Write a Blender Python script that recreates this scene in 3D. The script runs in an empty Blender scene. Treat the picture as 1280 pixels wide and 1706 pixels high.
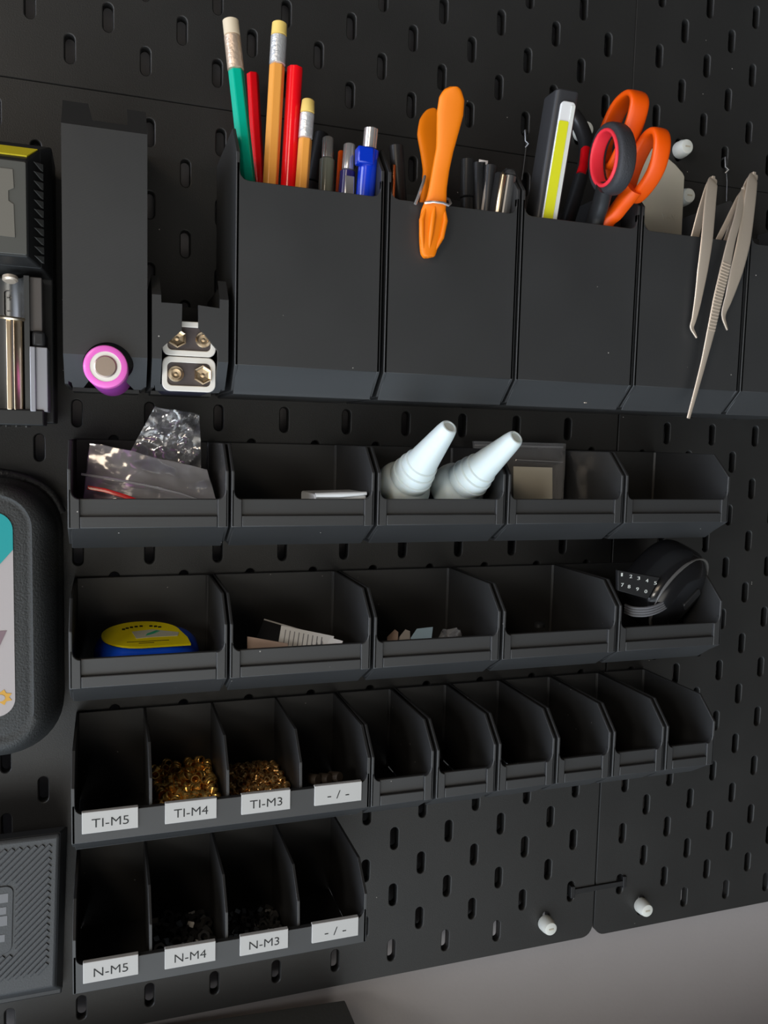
import bpy, bmesh, math, random
from mathutils import Vector, Matrix, noise
random.seed(7)
SC = bpy.context.scene
COL = SC.collection
# ---------------------------------------------------------------- world frame
# plan coordinates in millimetres: x to the right along the pegboard, y up, z out of the board towards the room
H = 1400.0
def W(x, y, z): return Vector((x, -z, y + H)) * 0.001
# ---------------------------------------------------------------- camera (recovered from the slot grid)
F = 1365.0557
RV = Vector((-3.0096, -0.0163, -0.4947)); TV = Vector((-172.2837, -253.9221, 449.0486))
RM = Matrix.Rotation(RV.length, 3, RV.normalized())
CP = -(RM.transposed() @ TV)
cam_d = bpy.data.cameras.new('camera'); cam = bpy.data.objects.new('camera', cam_d); COL.objects.link(cam)
cam_d.sensor_fit = 'HORIZONTAL'; cam_d.sensor_width = 36.0; cam_d.lens = F / 1280 * 36.0
cam_d.clip_start = 0.01; cam_d.clip_end = 50
def DIR(v): return Vector((v[0], -v[2], v[1]))
M3 = Matrix((DIR(RM[0]), -DIR(RM[1]), -DIR(RM[2]))).transposed()
cam.matrix_world = Matrix.Translation(W(*CP)) @ M3.to_4x4()
SC.camera = cam
# ---------------------------------------------------------------- colour management, world and lights
SC.view_settings.view_transform = 'Standard'; SC.view_settings.look = 'None'
SC.view_settings.gamma = 1.0; SC.view_settings.exposure = 0.0; SC.view_settings.use_curve_mapping = False
wd = bpy.data.worlds.new('room_light'); SC.world = wd; wd.use_nodes = True
nt = wd.node_tree; WN = nt.nodes; WL = nt.links
def lobe(vec, lo, hi):
    """smooth 0..1 weight of view directions near vec"""
    v = Vector((vec[0], -vec[2], vec[1])).normalized()
    g = WN.new('ShaderNodeTexCoord'); d = WN.new('ShaderNodeVectorMath'); d.operation = 'DOT_PRODUCT'; d.inputs[1].default_value = v
    WL.new(g.outputs['Generated'], d.inputs[0]); m = WN.new('ShaderNodeMapRange'); m.interpolation_type = 'SMOOTHSTEP'
    m.inputs['From Min'].default_value = lo; m.inputs['From Max'].default_value = hi; WL.new(d.outputs['Value'], m.inputs['Value']); return m.outputs['Result']
def wmix(fac, a, b):
    m = WN.new('ShaderNodeMix'); m.data_type = 'RGBA'; WL.new(fac, m.inputs['Factor'])
    for k, c in (('A', a), ('B', b)):
        if isinstance(c, tuple): m.inputs[k].default_value = (*c, 1)
        else: WL.new(c, m.inputs[k])
    return m.outputs['Result']
# the room in front of the wall: daylight coming up from the bright floor and desk in front, dim warm room elsewhere
def wadd(a, fac, col):
    sc_ = WN.new('ShaderNodeVectorMath'); sc_.operation = 'SCALE'; sc_.inputs[0].default_value = col; WL.new(fac, sc_.inputs['Scale'])
    ad = WN.new('ShaderNodeVectorMath'); ad.operation = 'ADD'; WL.new(sc_.outputs[0], ad.inputs[1])
    if isinstance(a, tuple): ad.inputs[0].default_value = a
    else: WL.new(a, ad.inputs[0])
    return ad.outputs[0]
def wdir(az, el): a, e = math.radians(az), math.radians(el); return (math.sin(a)*math.cos(e), math.sin(e), math.cos(a)*math.cos(e))
cw = wadd((.016, .013, .010), lobe(wdir(-45, -45), .70, 1.0), (1.9, 2.2, 2.45))
cw = wadd(cw, lobe(wdir(-4, -25), .85, 1.0), (1.8, 1.72, 1.55))
cw = wadd(cw, lobe(wdir(-4, -65), .70, 1.0), (.65, .82, 1.0))
cw = wadd(cw, lobe(wdir(-84, 5), .90, 1.0), (6.4, 7.0, 8.2))
WL.new(cw, WN['Background'].inputs[0]); WN['Background'].inputs[1].default_value = 1.0
def area(name, pos, tgt, sx, sy, power, col):
    d = bpy.data.lights.new(name, 'AREA'); d.shape = 'RECTANGLE'; d.size = sx; d.size_y = sy; d.energy = power; d.color = col
    o = bpy.data.objects.new(name, d); COL.objects.link(o); o.location = W(*pos)
    o.rotation_euler = (W(*tgt) - W(*pos)).to_track_quat('-Z', 'Y').to_euler(); return o
area('window_light', (-800, -50, 1000), (0, -250, 0), 0.22, 0.22, 2.8, (1.0, 0.96, 0.88))
area('low_left_light', (-450, -700, 650), (-20, -430, 0), 0.40, 0.40, 0.8, (0.86, 0.92, 1.0))
area('room_lamp', (-500, 300, 900), (0, -200, 0), 0.25, 0.25, 1.7, (1.0, 0.83, 0.64))
# ---------------------------------------------------------------- calibrated rays (pixel -> point on a plane of the scene)
def ray(u, v): return RM.transposed() @ Vector(((u - 640) / F, (v - 853) / F, 1.0))
def on_z(u, v, z):
    d = ray(u, v); q = CP + d * ((z - CP.z) / d.z); return (q.x, q.y, z)
def on_x(u, v, x):
    d = ray(u, v); q = CP + d * ((x - CP.x) / d.x); return (x, q.y, q.z)
# ---------------------------------------------------------------- materials
MATS = {}
def mat(name, col, rough=0.5, metal=0.0, spec=0.5, bump=0.0, bscale=400, lines=0.0, dust=0.0, var=0.0, trans=0.0, sss=0.0, coat=0.0, alpha=1.0, emis=None, ior=1.45):
    if name in MATS: return MATS[name]
    m = bpy.data.materials.new(name); m.use_nodes = True; nt = m.node_tree; N = nt.nodes; L = nt.links
    b = N['Principled BSDF']; b.inputs['Base Color'].default_value = (*col, 1); b.inputs['Roughness'].default_value = rough
    b.inputs['Metallic'].default_value = metal; b.inputs['Specular IOR Level'].default_value = spec
    b.inputs['Transmission Weight'].default_value = trans; b.inputs['Coat Weight'].default_value = coat; b.inputs['Coat Roughness'].default_value = .22 if coat == .55 else .05
    b.inputs['Alpha'].default_value = alpha; b.inputs['IOR'].default_value = ior
    if sss: b.inputs['Subsurface Weight'].default_value = sss; b.inputs['Subsurface Radius'].default_value = (1, .8, .6); b.inputs['Subsurface Scale'].default_value = 0.006
    if emis: b.inputs['Emission Color'].default_value = (*emis[0], 1); b.inputs['Emission Strength'].default_value = emis[1]
    tc = N.new('ShaderNodeTexCoord')
    last = None
    if var or dust:
        cs = None
        if var:
            n = N.new('ShaderNodeTexNoise'); n.inputs['Scale'].default_value = 22; n.inputs['Detail'].default_value = 5
            L.new(tc.outputs['Object'], n.inputs['Vector'])
            mx = N.new('ShaderNodeMix'); mx.data_type = 'RGBA'
            mx.inputs['A'].default_value = (*[c * (1 - var) for c in col], 1); mx.inputs['B'].default_value = (*[min(1, c * (1 + var)) for c in col], 1)
            L.new(n.outputs['Fac'], mx.inputs['Factor']); cs = mx.outputs['Result']
            mr = N.new('ShaderNodeMapRange'); mr.inputs['To Min'].default_value = max(.02, rough - .07); mr.inputs['To Max'].default_value = min(1, rough + .07)
            L.new(n.outputs['Fac'], mr.inputs['Value']); L.new(mr.outputs['Result'], b.inputs['Roughness'])
        if dust:
            v = N.new('ShaderNodeTexVoronoi'); v.inputs['Scale'].default_value = 210; gm = N.new('ShaderNodeNewGeometry'); L.new(gm.outputs['Position'], v.inputs['Vector'])
            lt = N.new('ShaderNodeMath'); lt.operation = 'LESS_THAN'; lt.inputs[1].default_value = 0.075; L.new(v.outputs['Distance'], lt.inputs[0])
            sep = N.new('ShaderNodeSeparateColor'); L.new(v.outputs['Color'], sep.inputs[0])
            gt = N.new('ShaderNodeMath'); gt.operation = 'GREATER_THAN'; gt.inputs[1].default_value = 1 - dust; L.new(sep.outputs[0], gt.inputs[0])
            mu = N.new('ShaderNodeMath'); mu.operation = 'MULTIPLY'; L.new(lt.outputs[0], mu.inputs[0]); L.new(gt.outputs[0], mu.inputs[1])
            m2 = N.new('ShaderNodeMix'); m2.data_type = 'RGBA'; m2.inputs['B'].default_value = (.38, .36, .33, 1)
            if cs: L.new(cs, m2.inputs['A'])
            else: m2.inputs['A'].default_value = (*col, 1)
            L.new(mu.outputs[0], m2.inputs['Factor']); cs = m2.outputs['Result']
        L.new(cs, b.inputs['Base Color'])
    if bump:
        n = N.new('ShaderNodeTexNoise'); n.inputs['Scale'].default_value = bscale; n.inputs['Detail'].default_value = 4; L.new(tc.outputs['Object'], n.inputs['Vector'])
        bp = N.new('ShaderNodeBump'); bp.inputs['Strength'].default_value = bump; bp.inputs['Distance'].default_value = 0.0004
        L.new(n.outputs['Fac'], bp.inputs['Height']); last = bp.outputs['Normal']
    if lines:
        wv = N.new('ShaderNodeTexWave'); wv.bands_direction = 'Z'; wv.inputs['Scale'].default_value = 900; wv.inputs['Distortion'].default_value = 1.0
        L.new(tc.outputs['Object'], wv.inputs['Vector'])
        b2 = N.new('ShaderNodeBump'); b2.inputs['Strength'].default_value = lines; b2.inputs['Distance'].default_value = 0.0001
        L.new(wv.outputs['Fac'], b2.inputs['Height'])
        if last: L.new(last, b2.inputs['Normal'])
        last = b2.outputs['Normal']
    if last: L.new(last, b.inputs['Normal'])
    MATS[name] = m; return m
def film(name, tint, refl=0.35, haze=0.12):
    m = bpy.data.materials.new(name); m.use_nodes = True; nt = m.node_tree; N = nt.nodes; L = nt.links
    out = N['Material Output']; N.remove(N['Principled BSDF'])
    tr = N.new('ShaderNodeBsdfTransparent'); tr.inputs[0].default_value = (*tint, 1)
    gl = N.new('ShaderNodeBsdfGlossy'); gl.inputs['Roughness'].default_value = 0.12
    df = N.new('ShaderNodeBsdfDiffuse'); df.inputs[0].default_value = (.85, .85, .88, 1)
    tl = N.new('ShaderNodeBsdfTranslucent'); tl.inputs[0].default_value = (.85, .85, .88, 1)
    ad = N.new('ShaderNodeMixShader'); L.new(df.outputs[0], ad.inputs[1]); L.new(tl.outputs[0], ad.inputs[2])
    m1 = N.new('ShaderNodeMixShader'); m1.inputs[0].default_value = haze; L.new(tr.outputs[0], m1.inputs[1]); L.new(ad.outputs[0], m1.inputs[2])
    lw = N.new('ShaderNodeLayerWeight'); lw.inputs[0].default_value = refl
    mm_ = N.new('ShaderNodeMapRange'); mm_.inputs['To Min'].default_value = .14; mm_.inputs['To Max'].default_value = .95; L.new(lw.outputs['Facing'], mm_.inputs['Value']); m2 = N.new('ShaderNodeMixShader'); L.new(mm_.outputs[0], m2.inputs[0]); L.new(m1.outputs[0], m2.inputs[1]); L.new(gl.outputs[0], m2.inputs[2])
    L.new(m2.outputs[0], out.inputs[0]); return m
BOARD = mat('pegboard_paint', (.022, .0215, .021), .43, bump=.22, bscale=1500, dust=.02, var=.12)
PLA = mat('printed_black_plastic', (.028, .028, .0285), .46, spec=.7, lines=.12, dust=.06, var=.10)
PLAIN = mat('smooth_black_plastic', (.02, .02, .021), .38, var=.1)
DARKIN = mat('deep_black_plastic', (.012, .012, .013), .5)
WALLM = mat('wall_paint', (.355, .33, .33), .9, bump=.3, bscale=300, var=.04)
WHITEP = mat('white_plastic', (.74, .75, .70), .4, sss=.1)
TAGM = mat('tag_white_plastic', (.50, .49, .475), .45)
INK = mat('black_ink', (.01, .01, .01), .6)
STEEL = mat('brushed_steel', (.76, .64, .52), .38, .65, bump=.1, bscale=900)
CHROME = mat('chrome', (.85, .82, .8), .20, .8)
BRASS = mat('brass', (1.0, .62, .18), .27, .85)
GOLDC = mat('gilt_contact', (.85, .68, .48), .28, 1.0)
BLACKM = mat('blackened_steel', (.20, .20, .20), .3, .8)
ORANGE = mat('orange_plastic', (.86, .20, .0), .5, sss=.0)
ORANGE2 = mat('orange_handle_plastic', (.80, .085, .0), .42, sss=.0)
RED = mat('red_lacquer', (.86, .004, .010), .25, coat=.5)
REDG = mat('red_rubber', (.80, .03, .05), .5)
GREEN = mat('green_lacquer', (.0, .42, .28), .28, coat=.4)
YELLOWP = mat('ochre_lacquer', (.85, .36, .07), .3, coat=.4)
ERAS = mat('yellow_rubber', (.82, .58, .16), .7)
ERASW = mat('cream_rubber', (.70, .58, .42), .7)
ALU = mat('crimped_aluminium', (.75, .75, .76), .35, .6, bump=1.0, bscale=500)
ALUT = mat('tan_crimped_band', (.72, .55, .42), .4, .6, bump=1.0, bscale=500)
BLUE = mat('blue_plastic', (.005, .09, .85), .25, coat=.3)
PENB = mat('deep_blue_plastic', (.003, .035, .50), .22, coat=.5)
NAVY = mat('navy_plastic', (.02, .015, .10), .25, coat=.4)
GREYT = mat('smoked_clear_plastic', (.20, .21, .17), .15, coat=.6)
BEIGE = mat('beige_plastic', (.56, .52, .43), .5, sss=.05)
BEIGEC = mat('beige_card', (.86, .82, .70), .8)
PINK = mat('pink_sleeve', (.88, .16, .62), .3, coat=.3)
PURPLE = mat('purple_sleeve', (.42, .06, .42), .35)
WHITEG = mat('white_gasket', (.82, .78, .72), .5)
MILK = mat('milky_plastic', (.66, .73, .73), .35, sss=.5)
PAPER = mat('white_paper', (.88, .88, .88), .85)
BROWNC = mat('brown_card', (.42, .30, .24), .8)
YEL = mat('yellow_sticker', (1.0, .84, .005), .4)
YELS = mat('yellow_stripe', (.72, .60, .02), .5)
LEDY = mat('yellow_phosphor', (.72, .72, .02), .45)
LENS = mat('clear_plastic_frame', (.80, .80, .80), .15, coat=.6)
GREYL = mat('grey_panel', (.075, .075, .068), .4)
SCREEN = mat('grey_display', (.145, .135, .115), .45)
SILV = mat('silver_grey_plastic', (.34, .34, .37), .35, .3)
TEAL = mat('teal_print', (.0, .30, .31), .45)
LABW = mat('white_print', (.42, .38, .38), .45)
AMBER = mat('amber_print', (.62, .33, .04), .45)
MAUVE = mat('mauve_print', (.20, .13, .15), .5)
CASEM = mat('case_textured_rubber', (.030, .031, .031), .55, bump=1.0, bscale=900, dust=.05)
RIBM = mat('ribbed_black_plastic', (.045, .047, .05), .5, bump=.3, bscale=1200)
STRAP = mat('woven_strap', (.13, .13, .14), .7)
GLOSSB = mat('glossy_black_plastic', (.010, .010, .011), .22, coat=.3)
DEVICE = mat('dark_device_shell', (.07, .07, .065), .5, bump=.3, bscale=500)
DESKM = mat("desk_laminate", (.35, .34, .33), .5, var=.1)
FILM = film('clear_film', (.93, .93, .94), .45, .24)
FILM2 = film('hazy_film', (.92, .91, .93), .45, .52)
# ---------------------------------------------------------------- mesh builder (millimetres, plan axes)
class MB:
    def __init__(s): s.v = []; s.f = []
    def add(s, vs, fs):
        o = len(s.v); s.v += [tuple(p) for p in vs]; s.f += [tuple(i + o for i in f) for f in fs]
    def box(s, x0, x1, y0, y1, z0, z1):
        s.add([(x0,y0,z0),(x1,y0,z0),(x1,y1,z0),(x0,y1,z0),(x0,y0,z1),(x1,y0,z1),(x1,y1,z1),(x0,y1,z1)],
              [(0,3,2,1),(4,5,6,7),(0,1,5,4),(2,3,7,6),(1,2,6,5),(0,4,7,3)]); return s
    def prism(s, poly, axis, a0, a1):
        n = len(poly)
        def P(p, a):
            if axis == 'x': return (a, p[0], p[1])      # poly = (y, z)
            if axis == 'y': return (p[0], a, p[1])      # poly = (x, z)
            return (p[0], p[1], a)                      # poly = (x, y)
        vs = [P(p, a0) for p in poly] + [P(p, a1) for p in poly]
        s.add(vs, [tuple(range(n)), tuple(range(2*n-1, n-1, -1))] + [(i, i+n, (i+1) % n + n, (i+1) % n) for i in range(n)]); return s
    def sweep(s, path, sec, closed=False, up=None, caps=True):
        """path: points; sec: list of cross-sections (list of (a,b)) or one; a along side, b along up"""
        P = [Vector(p) for p in path]; n = len(P); rings = []
        ref = Vector(up) if up else None; prevu = None
        for i, p in enumerate(P):
            if closed: t = (P[(i+1) % n] - P[i-1]).normalized()
            else: t = (P[min(i+1, n-1)] - P[max(i-1, 0)]).normalized()
            if ref is not None: u = (ref - t * ref.dot(t)).normalized()
            elif prevu is None:
                r = Vector((0,0,1)) if abs(t.z) < .9 else Vector((1,0,0)); u = (r - t * r.dot(t)).normalized()
            else: u = (prevu - t * prevu.dot(t)).normalized()
            prevu = u; w = t.cross(u)
            sc = sec[i] if isinstance(sec[0][0], (tuple, list)) else sec
            rings.append([p + w * a + u * b for a, b in sc])
        m = len(rings[0]); vs = [q for r in rings for q in r]; fs = []
        for i in range(n if closed else n - 1):
            for j in range(m):
                a = i * m + j; b = i * m + (j+1) % m; c = ((i+1) % n) * m + (j+1) % m; d = ((i+1) % n) * m + j
                fs.append((a, b, c, d))
        if not closed and caps: fs.append(tuple(range(m-1, -1, -1))); fs.append(tuple(range((n-1)*m, n*m)))
        s.add(vs, fs); return s
    def tube(s, path, r, seg=16, closed=False, up=None):
        rs = r if isinstance(r, (list, tuple)) else [r] * len(path)
        secs = [[(math.cos(2*math.pi*k/seg)*q, math.sin(2*math.pi*k/seg)*q) for k in range(seg)] for q in rs]
        return s.sweep(path, secs, closed, up)
    def lathe(s, prof, o, ax, seg=32, hole=False):
        """prof: (radius, height along ax)"""
        o = Vector(o); a = Vector(ax).normalized(); r = Vector((0,1,0)) if abs(a.y) < .9 else Vector((1,0,0))
        u = (r - a*r.dot(a)).normalized(); w = a.cross(u); vs = []; fs = []; n = len(prof)
        for (q, h) in prof:
            for k in range(seg):
                t = 2*math.pi*k/seg; vs.append(o + a*h + (u*math.cos(t) + w*math.sin(t))*q)
        for i in range(n if hole else n-1):
            for k in range(seg):
                fs.append((i*seg+k, i*seg+(k+1) % seg, ((i+1) % n)*seg+(k+1) % seg, ((i+1) % n)*seg+k))
        if not hole: fs.append(tuple(range(seg-1, -1, -1))); fs.append(tuple(range((n-1)*seg, n*seg)))
        s.add(vs, fs); return s
    def xform(s, fn): s.v = [tuple(fn(Vector(p))) for p in s.v]; return s
    def build(s, name, m, parent=None, base=(0,0,0), bevel=0, bseg=2, smooth=None, sub=0, angle=35, solid=0):
        """mesh relative to base (mm); top-level objects are moved to base"""
        me = bpy.data.meshes.new(name); bx, by, bz = base
        me.from_pydata([((x-bx)*.001, -(z-bz)*.001, (y-by)*.001) for x, y, z in s.v], [], s.f)
        bm = bmesh.new(); bm.from_mesh(me); bmesh.ops.recalc_face_normals(bm, faces=bm.faces); bm.to_mesh(me); bm.free()
        me.materials.append(m)
        o = bpy.data.objects.new(name, me); COL.objects.link(o)
        if parent: o.parent = parent
        else: o.location = W(*base)
        if bevel:
            b = o.modifiers.new('bevel', 'BEVEL'); b.width = bevel*.001; b.segments = bseg; b.limit_method = 'ANGLE'; b.angle_limit = math.radians(30); b.harden_normals = False
        if sub:
            b = o.modifiers.new('sub', 'SUBSURF'); b.levels = b.render_levels = sub
        if smooth or (smooth is None and (sub or bevel)):
            for p in me.polygons: p.use_smooth = True
            try: me.set_sharp_from_angle(angle=math.radians(angle))
            except Exception: pass
            if sub:
                pass
        return o
def tag(o, label=None, cat=None, group=None, kind=None):
    if label: o['label'] = label
    if cat: o['category'] = cat
    if group: o['group'] = group
    if kind: o['kind'] = kind
    return o
def thing(name, base, label, cat, group=None):
    o = bpy.data.objects.new(name, None); COL.objects.link(o); o.location = W(*base); o.empty_display_size = .01
    return tag(o, label, cat, group)
def dup(root, loc=None, label=None, group=None, rot=None):
    r = root.copy(); COL.objects.link(r)
    if loc is not None: r.location = loc
    if rot is not None: r.rotation_euler = rot
    if label: r['label'] = label
    if group: r['group'] = group
    for ch in list(root.children):
        c = ch.copy(); COL.objects.link(c); c.parent = r
        for g in list(ch.children):
            d = g.copy(); COL.objects.link(d); d.parent = c
    return r
def arc(cx, cy, r, a0, a1, n=8): return [(cx + r*math.cos(math.radians(a0+(a1-a0)*i/n)), cy + r*math.sin(math.radians(a0+(a1-a0)*i/n))) for i in range(n+1)]
def rrect(x0, x1, y0, y1, r, n=6):
    return arc(x1-r, y1-r, r, 0, 90, n) + arc(x0+r, y1-r, r, 90, 180, n) + arc(x0+r, y0+r, r, 180, 270, n) + arc(x1-r, y0+r, r, 270, 360, n)
def text_mesh(name, body, size, m, parent, x, y, z, base, depth=.12, width=None):
    """lettering facing +z with its lower left corner at x,y"""
    cu = bpy.data.curves.new(name, 'FONT'); cu.body = body; cu.size = size; cu.extrude = depth; cu.resolution_u = 4; cu.offset = -0.005*size
    t = bpy.data.objects.new(name+'_tmp', cu); COL.objects.link(t)
    bpy.context.view_layer.update()
    me = bpy.data.meshes.new_from_object(t.evaluated_get(bpy.context.evaluated_depsgraph_get()))
    bpy.data.objects.remove(t)
    xs = [v.co.x for v in me.vertices]; k = 1.0
    if width: k = width / (max(xs) - min(xs))
    x0 = min(xs)
    for v in me.vertices:
        a, b, c = (v.co.x - x0)*k, v.co.y, v.co.z
        v.co = ((x + a - base[0])*.001, -(z + c - base[2])*.001, (y + b - base[1])*.001)
    me.materials.clear(); me.materials.append(m)
    o = bpy.data.objects.new(name, me); COL.objects.link(o)
    if parent: o.parent = parent
    return o
# ================================================================= SETTING
wall = MB().box(-900, 1300, -1400, 700, -60, -24).build('wall_back', WALLM, base=(0,-350,-24)); tag(wall, kind='structure')
desk = MB().box(-900, 1300, -780, -745, -24, 130).build('desk', DESKM, base=(100,-780,55), bevel=2)
tag(desk, 'long flat grey desk top below the pegboard wall', 'desk')
# pegboards: sheets with staggered 5 x 15 mm slots every 40 mm
def pegboard(name, ox, oy, i0, i1, j0, j1, xa, xb, ya, yb, label):
    vs = []; fs = []; idx = {}
    def V(x, y, z):
        k = (round(x, 3), round(y, 3), round(z, 3))
        if k not in idx: idx[k] = len(vs); vs.append(k)
        return idx[k]
    R = 9.0
    for i in range(i0, i1+1):
        for j in range(j0, j1+1):
            cx, cy = ox + 20*i, oy + 20*j
            if cx - 10 < xa - 1 or cx + 10 > xb + 1 or cy - 10 < ya - 1 or cy + 10 > yb + 1: continue
            a, b, c, d = (cx-10, cy-10), (cx+10, cy-10), (cx+10, cy+10), (cx-10, cy+10)
            if (i + j) % 2:
                fs.append((V(*a,0), V(*b,0), V(*c,0), V(*d,0))); fs.append((V(*d,-6), V(*c,-6), V(*b,-6), V(*a,-6))); continue
            def ringpts(r, hh):
                return [arc(cx, cy+hh, r, 0, 90, 4), arc(cx, cy+hh, r, 90, 180, 4), arc(cx, cy-hh, r, 180, 270, 4), arc(cx, cy-hh, r, 270, 360, 4)]
            levels = [(3.35, 5.0, 0.0), (2.95, 5.0, -.16), (2.62, 5.0, -.7), (2.5, 5.0, -6.0)]
            rings = []
            for r, hh, z in levels:
                q = ringpts(r, hh); rings.append([[V(*p, z) for p in arcpts] for arcpts in q])
            cor = [c, d, a, b]
            for zz, ring, rev in ((0, rings[0], False), (-6, rings[3], True)):
                for k in range(4):
                    cv = V(*cor[k], zz); pts = ring[k]
                    for t in range(4):
                        f = (cv, pts[t+1], pts[t]); fs.append(f[::-1] if rev else f)
                    nx = ring[(k+1) % 4]; cn = V(*cor[(k+1) % 4], zz)
                    f = (cv, cn, nx[0], pts[4]) if pts[4] != nx[0] else (cv, cn, nx[0])
                    fs.append(f[::-1] if rev else f)
            for l in range(3):
                A = [p for q in rings[l] for p in q]; B = [p for q in rings[l+1] for p in q]; n = len(A)
                for t in range(n):
                    u = (t+1) % n; f = (A[t], A[u], B[u], B[t])
                    f2 = []
                    for q in f:
                        if q not in f2: f2.append(q)
                    if len(f2) > 2: fs.append(tuple(f2))
    # margins round the grid with rounded corners
    gx0 = min(v[0] for v in vs); gx1 = max(v[0] for v in vs); gy0 = min(v[1] for v in vs); gy1 = max(v[1] for v in vs)
    inner = [(gx1, y) for y in [gy0 + 20*k for k in range(round((gy1-gy0)/20)+1)]]
    inner += [(x, gy1) for x in [gx1 - 20*k for k in range(1, round((gx1-gx0)/20)+1)]]
    inner += [(gx0, y) for y in [gy1 - 20*k for k in range(1, round((gy1-gy0)/20)+1)]]
    inner += [(x, gy0) for x in [gx0 + 20*k for k in range(1, round((gx1-gx0)/20))]]
    outer = []
    def cl(p):
        return (min(max(p[0], xa), xb), min(max(p[1], ya), yb))
    nI = len(inner); ring_out = []
    for k, p in enumerate(inner):
        ex = xb if p[0] == gx1 else (xa if p[0] == gx0 else p[0]); ey = yb if p[1] == gy1 else (ya if p[1] == gy0 else p[1])
        cnr = (p[0] in (gx0, gx1)) and (p[1] in (gy0, gy1))
        if cnr:
            sx = 1 if p[0] == gx1 else -1; sy = 1 if p[1] == gy1 else -1
            ccx, ccy = ex - sx*R, ey - sy*R
            a0 = {(1,1): 0, (-1,1): 90, (-1,-1): 180, (1,-1): 270}[(sx, sy)]
            ring_out.append(arc(ccx, ccy, R, a0, a0+90, 6))
        else: ring_out.append([(ex, ey)])
    for z, rev in ((0, False), (-6, True)):
        for k in range(nI):
            n2 = (k+1) % nI
            f = (V(*inner[k], z), V(*ring_out[k][-1], z), V(*ring_out[n2][0], z), V(*inner[n2], z)); fs.append(f[::-1] if rev else f)
            for t in range(len(ring_out[k])-1):
                f = (V(*inner[k], z), V(*ring_out[k][t], z), V(*ring_out[k][t+1], z)); fs.append(f[::-1] if rev else f)
    flat = [p for r in ring_out for p in r]
    for k in range(len(flat)):
        p, q = flat[k], flat[(k+1) % len(flat)]
        fs.append((V(*p, 0), V(*p, -6), V(*q, -6), V(*q, 0)))
    mb = MB(); mb.v = vs; mb.f = fs
    o = mb.build('pegboard', BOARD, base=((xa+xb)/2, ya, -6), bevel=0)
    for p in o.data.polygons: p.use_smooth = abs(p.normal.y) < .98
    return tag(o, label, 'pegboard', 'slotted black pegboards on the wall')
pegboard('a', 0, 0, -9, 17, 0, 26, -200, 360.2, -19.4, 541, 'upper left black slotted pegboard behind the standing pencils')
pegboard('b', 1.1, -.5, 19, 45, 0, 26, 361.2, 921, -19.9, 540, 'upper right black slotted pegboard behind the orange scissors and tweezers tops')
pegboard('c', 2.2, 1.6, -9, 17, -28, -2, -198, 362.2, -576.6, -20.3, 'lower left black slotted pegboard carrying most of the storage bins')
pegboard('d', 4.6, .7, 19, 45, -28, -2, 364.0, 924, -576.8, -20.8, 'lower right black slotted pegboard with a white knob near its rounded lower left corner')
# joining clip across the seam near the bottom
cl = thing('board_connector', (353, -540, 1), 'small black clip bridging the two lower pegboards above the white knobs', 'connector')
B = (353, -540, 1)
MB().prism(rrect(344, 388, -540.5, -536.5, 1.5), 'z', -.2, 1.2).build('strip', DARKIN, cl, B, bevel=.3)
MB().box(341.5, 345, -543, -534, -6, 1.6).build('hook', DARKIN, cl, B, bevel=.4)
MB().box(386.5, 389.5, -542, -533, -6, 1.6).build('hook', DARKIN, cl, B, bevel=.4)
# ================================================================= STORAGE BINS
def side_profile(T, fold, bot=-55, zf=78.0, ch=14.0, back=.6, foldz=60.0):
    """(y,z) outline of a side wall; T top, fold: depth under T where the front starts to slope back"""
    return [(T, back), (T, zf-ch-1), (T-ch, zf), (T-fold, zf), (T+bot+2.5, foldz+1.5), (T+bot+2.5, back)]
def bin_body(w, T, rimd=28.5, fold=43, recess=True, label_inset=5.6):
    """one-piece open-fronted bin, its left front corner at x=0"""
    t = 1.7; zf = 78.0; m = MB()
    prof = side_profile(T, fold)
    m.prism(prof, 'x', 0, t); m.prism(prof, 'x', w-t, w)
    m.box(t-.2, w-t+.2, T-55, T, .6, 2.8)                      # back
    m.box(1.5, w-1.5, T-55, T-53, .6, 60)                      # floor
    yf = T - fold; yr = T - rimd; zr = zf - (1.9 if recess else 0)
    # sloping lower front
    m.prism([(yf+.4, zf), (yf+.4, zf-2.2), (T-53.0, 58.0), (T-55, 58.6), (T-54.9, 59.8)], 'x', 1.2, w-1.2)
    if recess:
        li = label_inset
        m.box(t-.2, w-t+.2, yf, yr, zf-4.2, zr)               # recessed label face
        m.box(li, w-li, yf, yr-8.6, zf-3, zf)                 # band under it
        m.prism([(w-t-1.5, 2.7), (w-t+.1, 2.7), (w-t+.1, 4.3)], 'y', T-53, T)
        for s in (0, 1):
            pts = [(.3, yf-.2), (li, yf-.2), (li, yr)] + [(t + (li-t) - (li-t)*math.sin(math.radians(a)), yr + 4.2 - 4.2*math.cos(math.radians(a))) for a in (20, 40, 60, 80, 90)] + [(t, yr+5), (.3, yr+5)]
            if s: pts = [(w-x, y) for x, y in pts]
            m.prism(pts, 'z', zf-3, zf)
    else:
        m.box(.3, w-.3, yf, yr, zf-3, zf)
        for s in (0, 1):
            pts = [(.3, yr-.5), (li2, yr-.5)] if False else [(.3, yr-.5), (6, yr-.5), (6, yr)] + [(6 - 4.3*math.sin(math.radians(a)), yr + 4.2 - 4.2*math.cos(math.radians(a))) for a in (20, 40, 60, 80, 90)] + [(t, yr+5), (.3, yr+5)]
            if s: pts = [(w-x, y) for x, y in pts]
            m.prism(pts, 'z', zf-3, zf)
    return m
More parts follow.
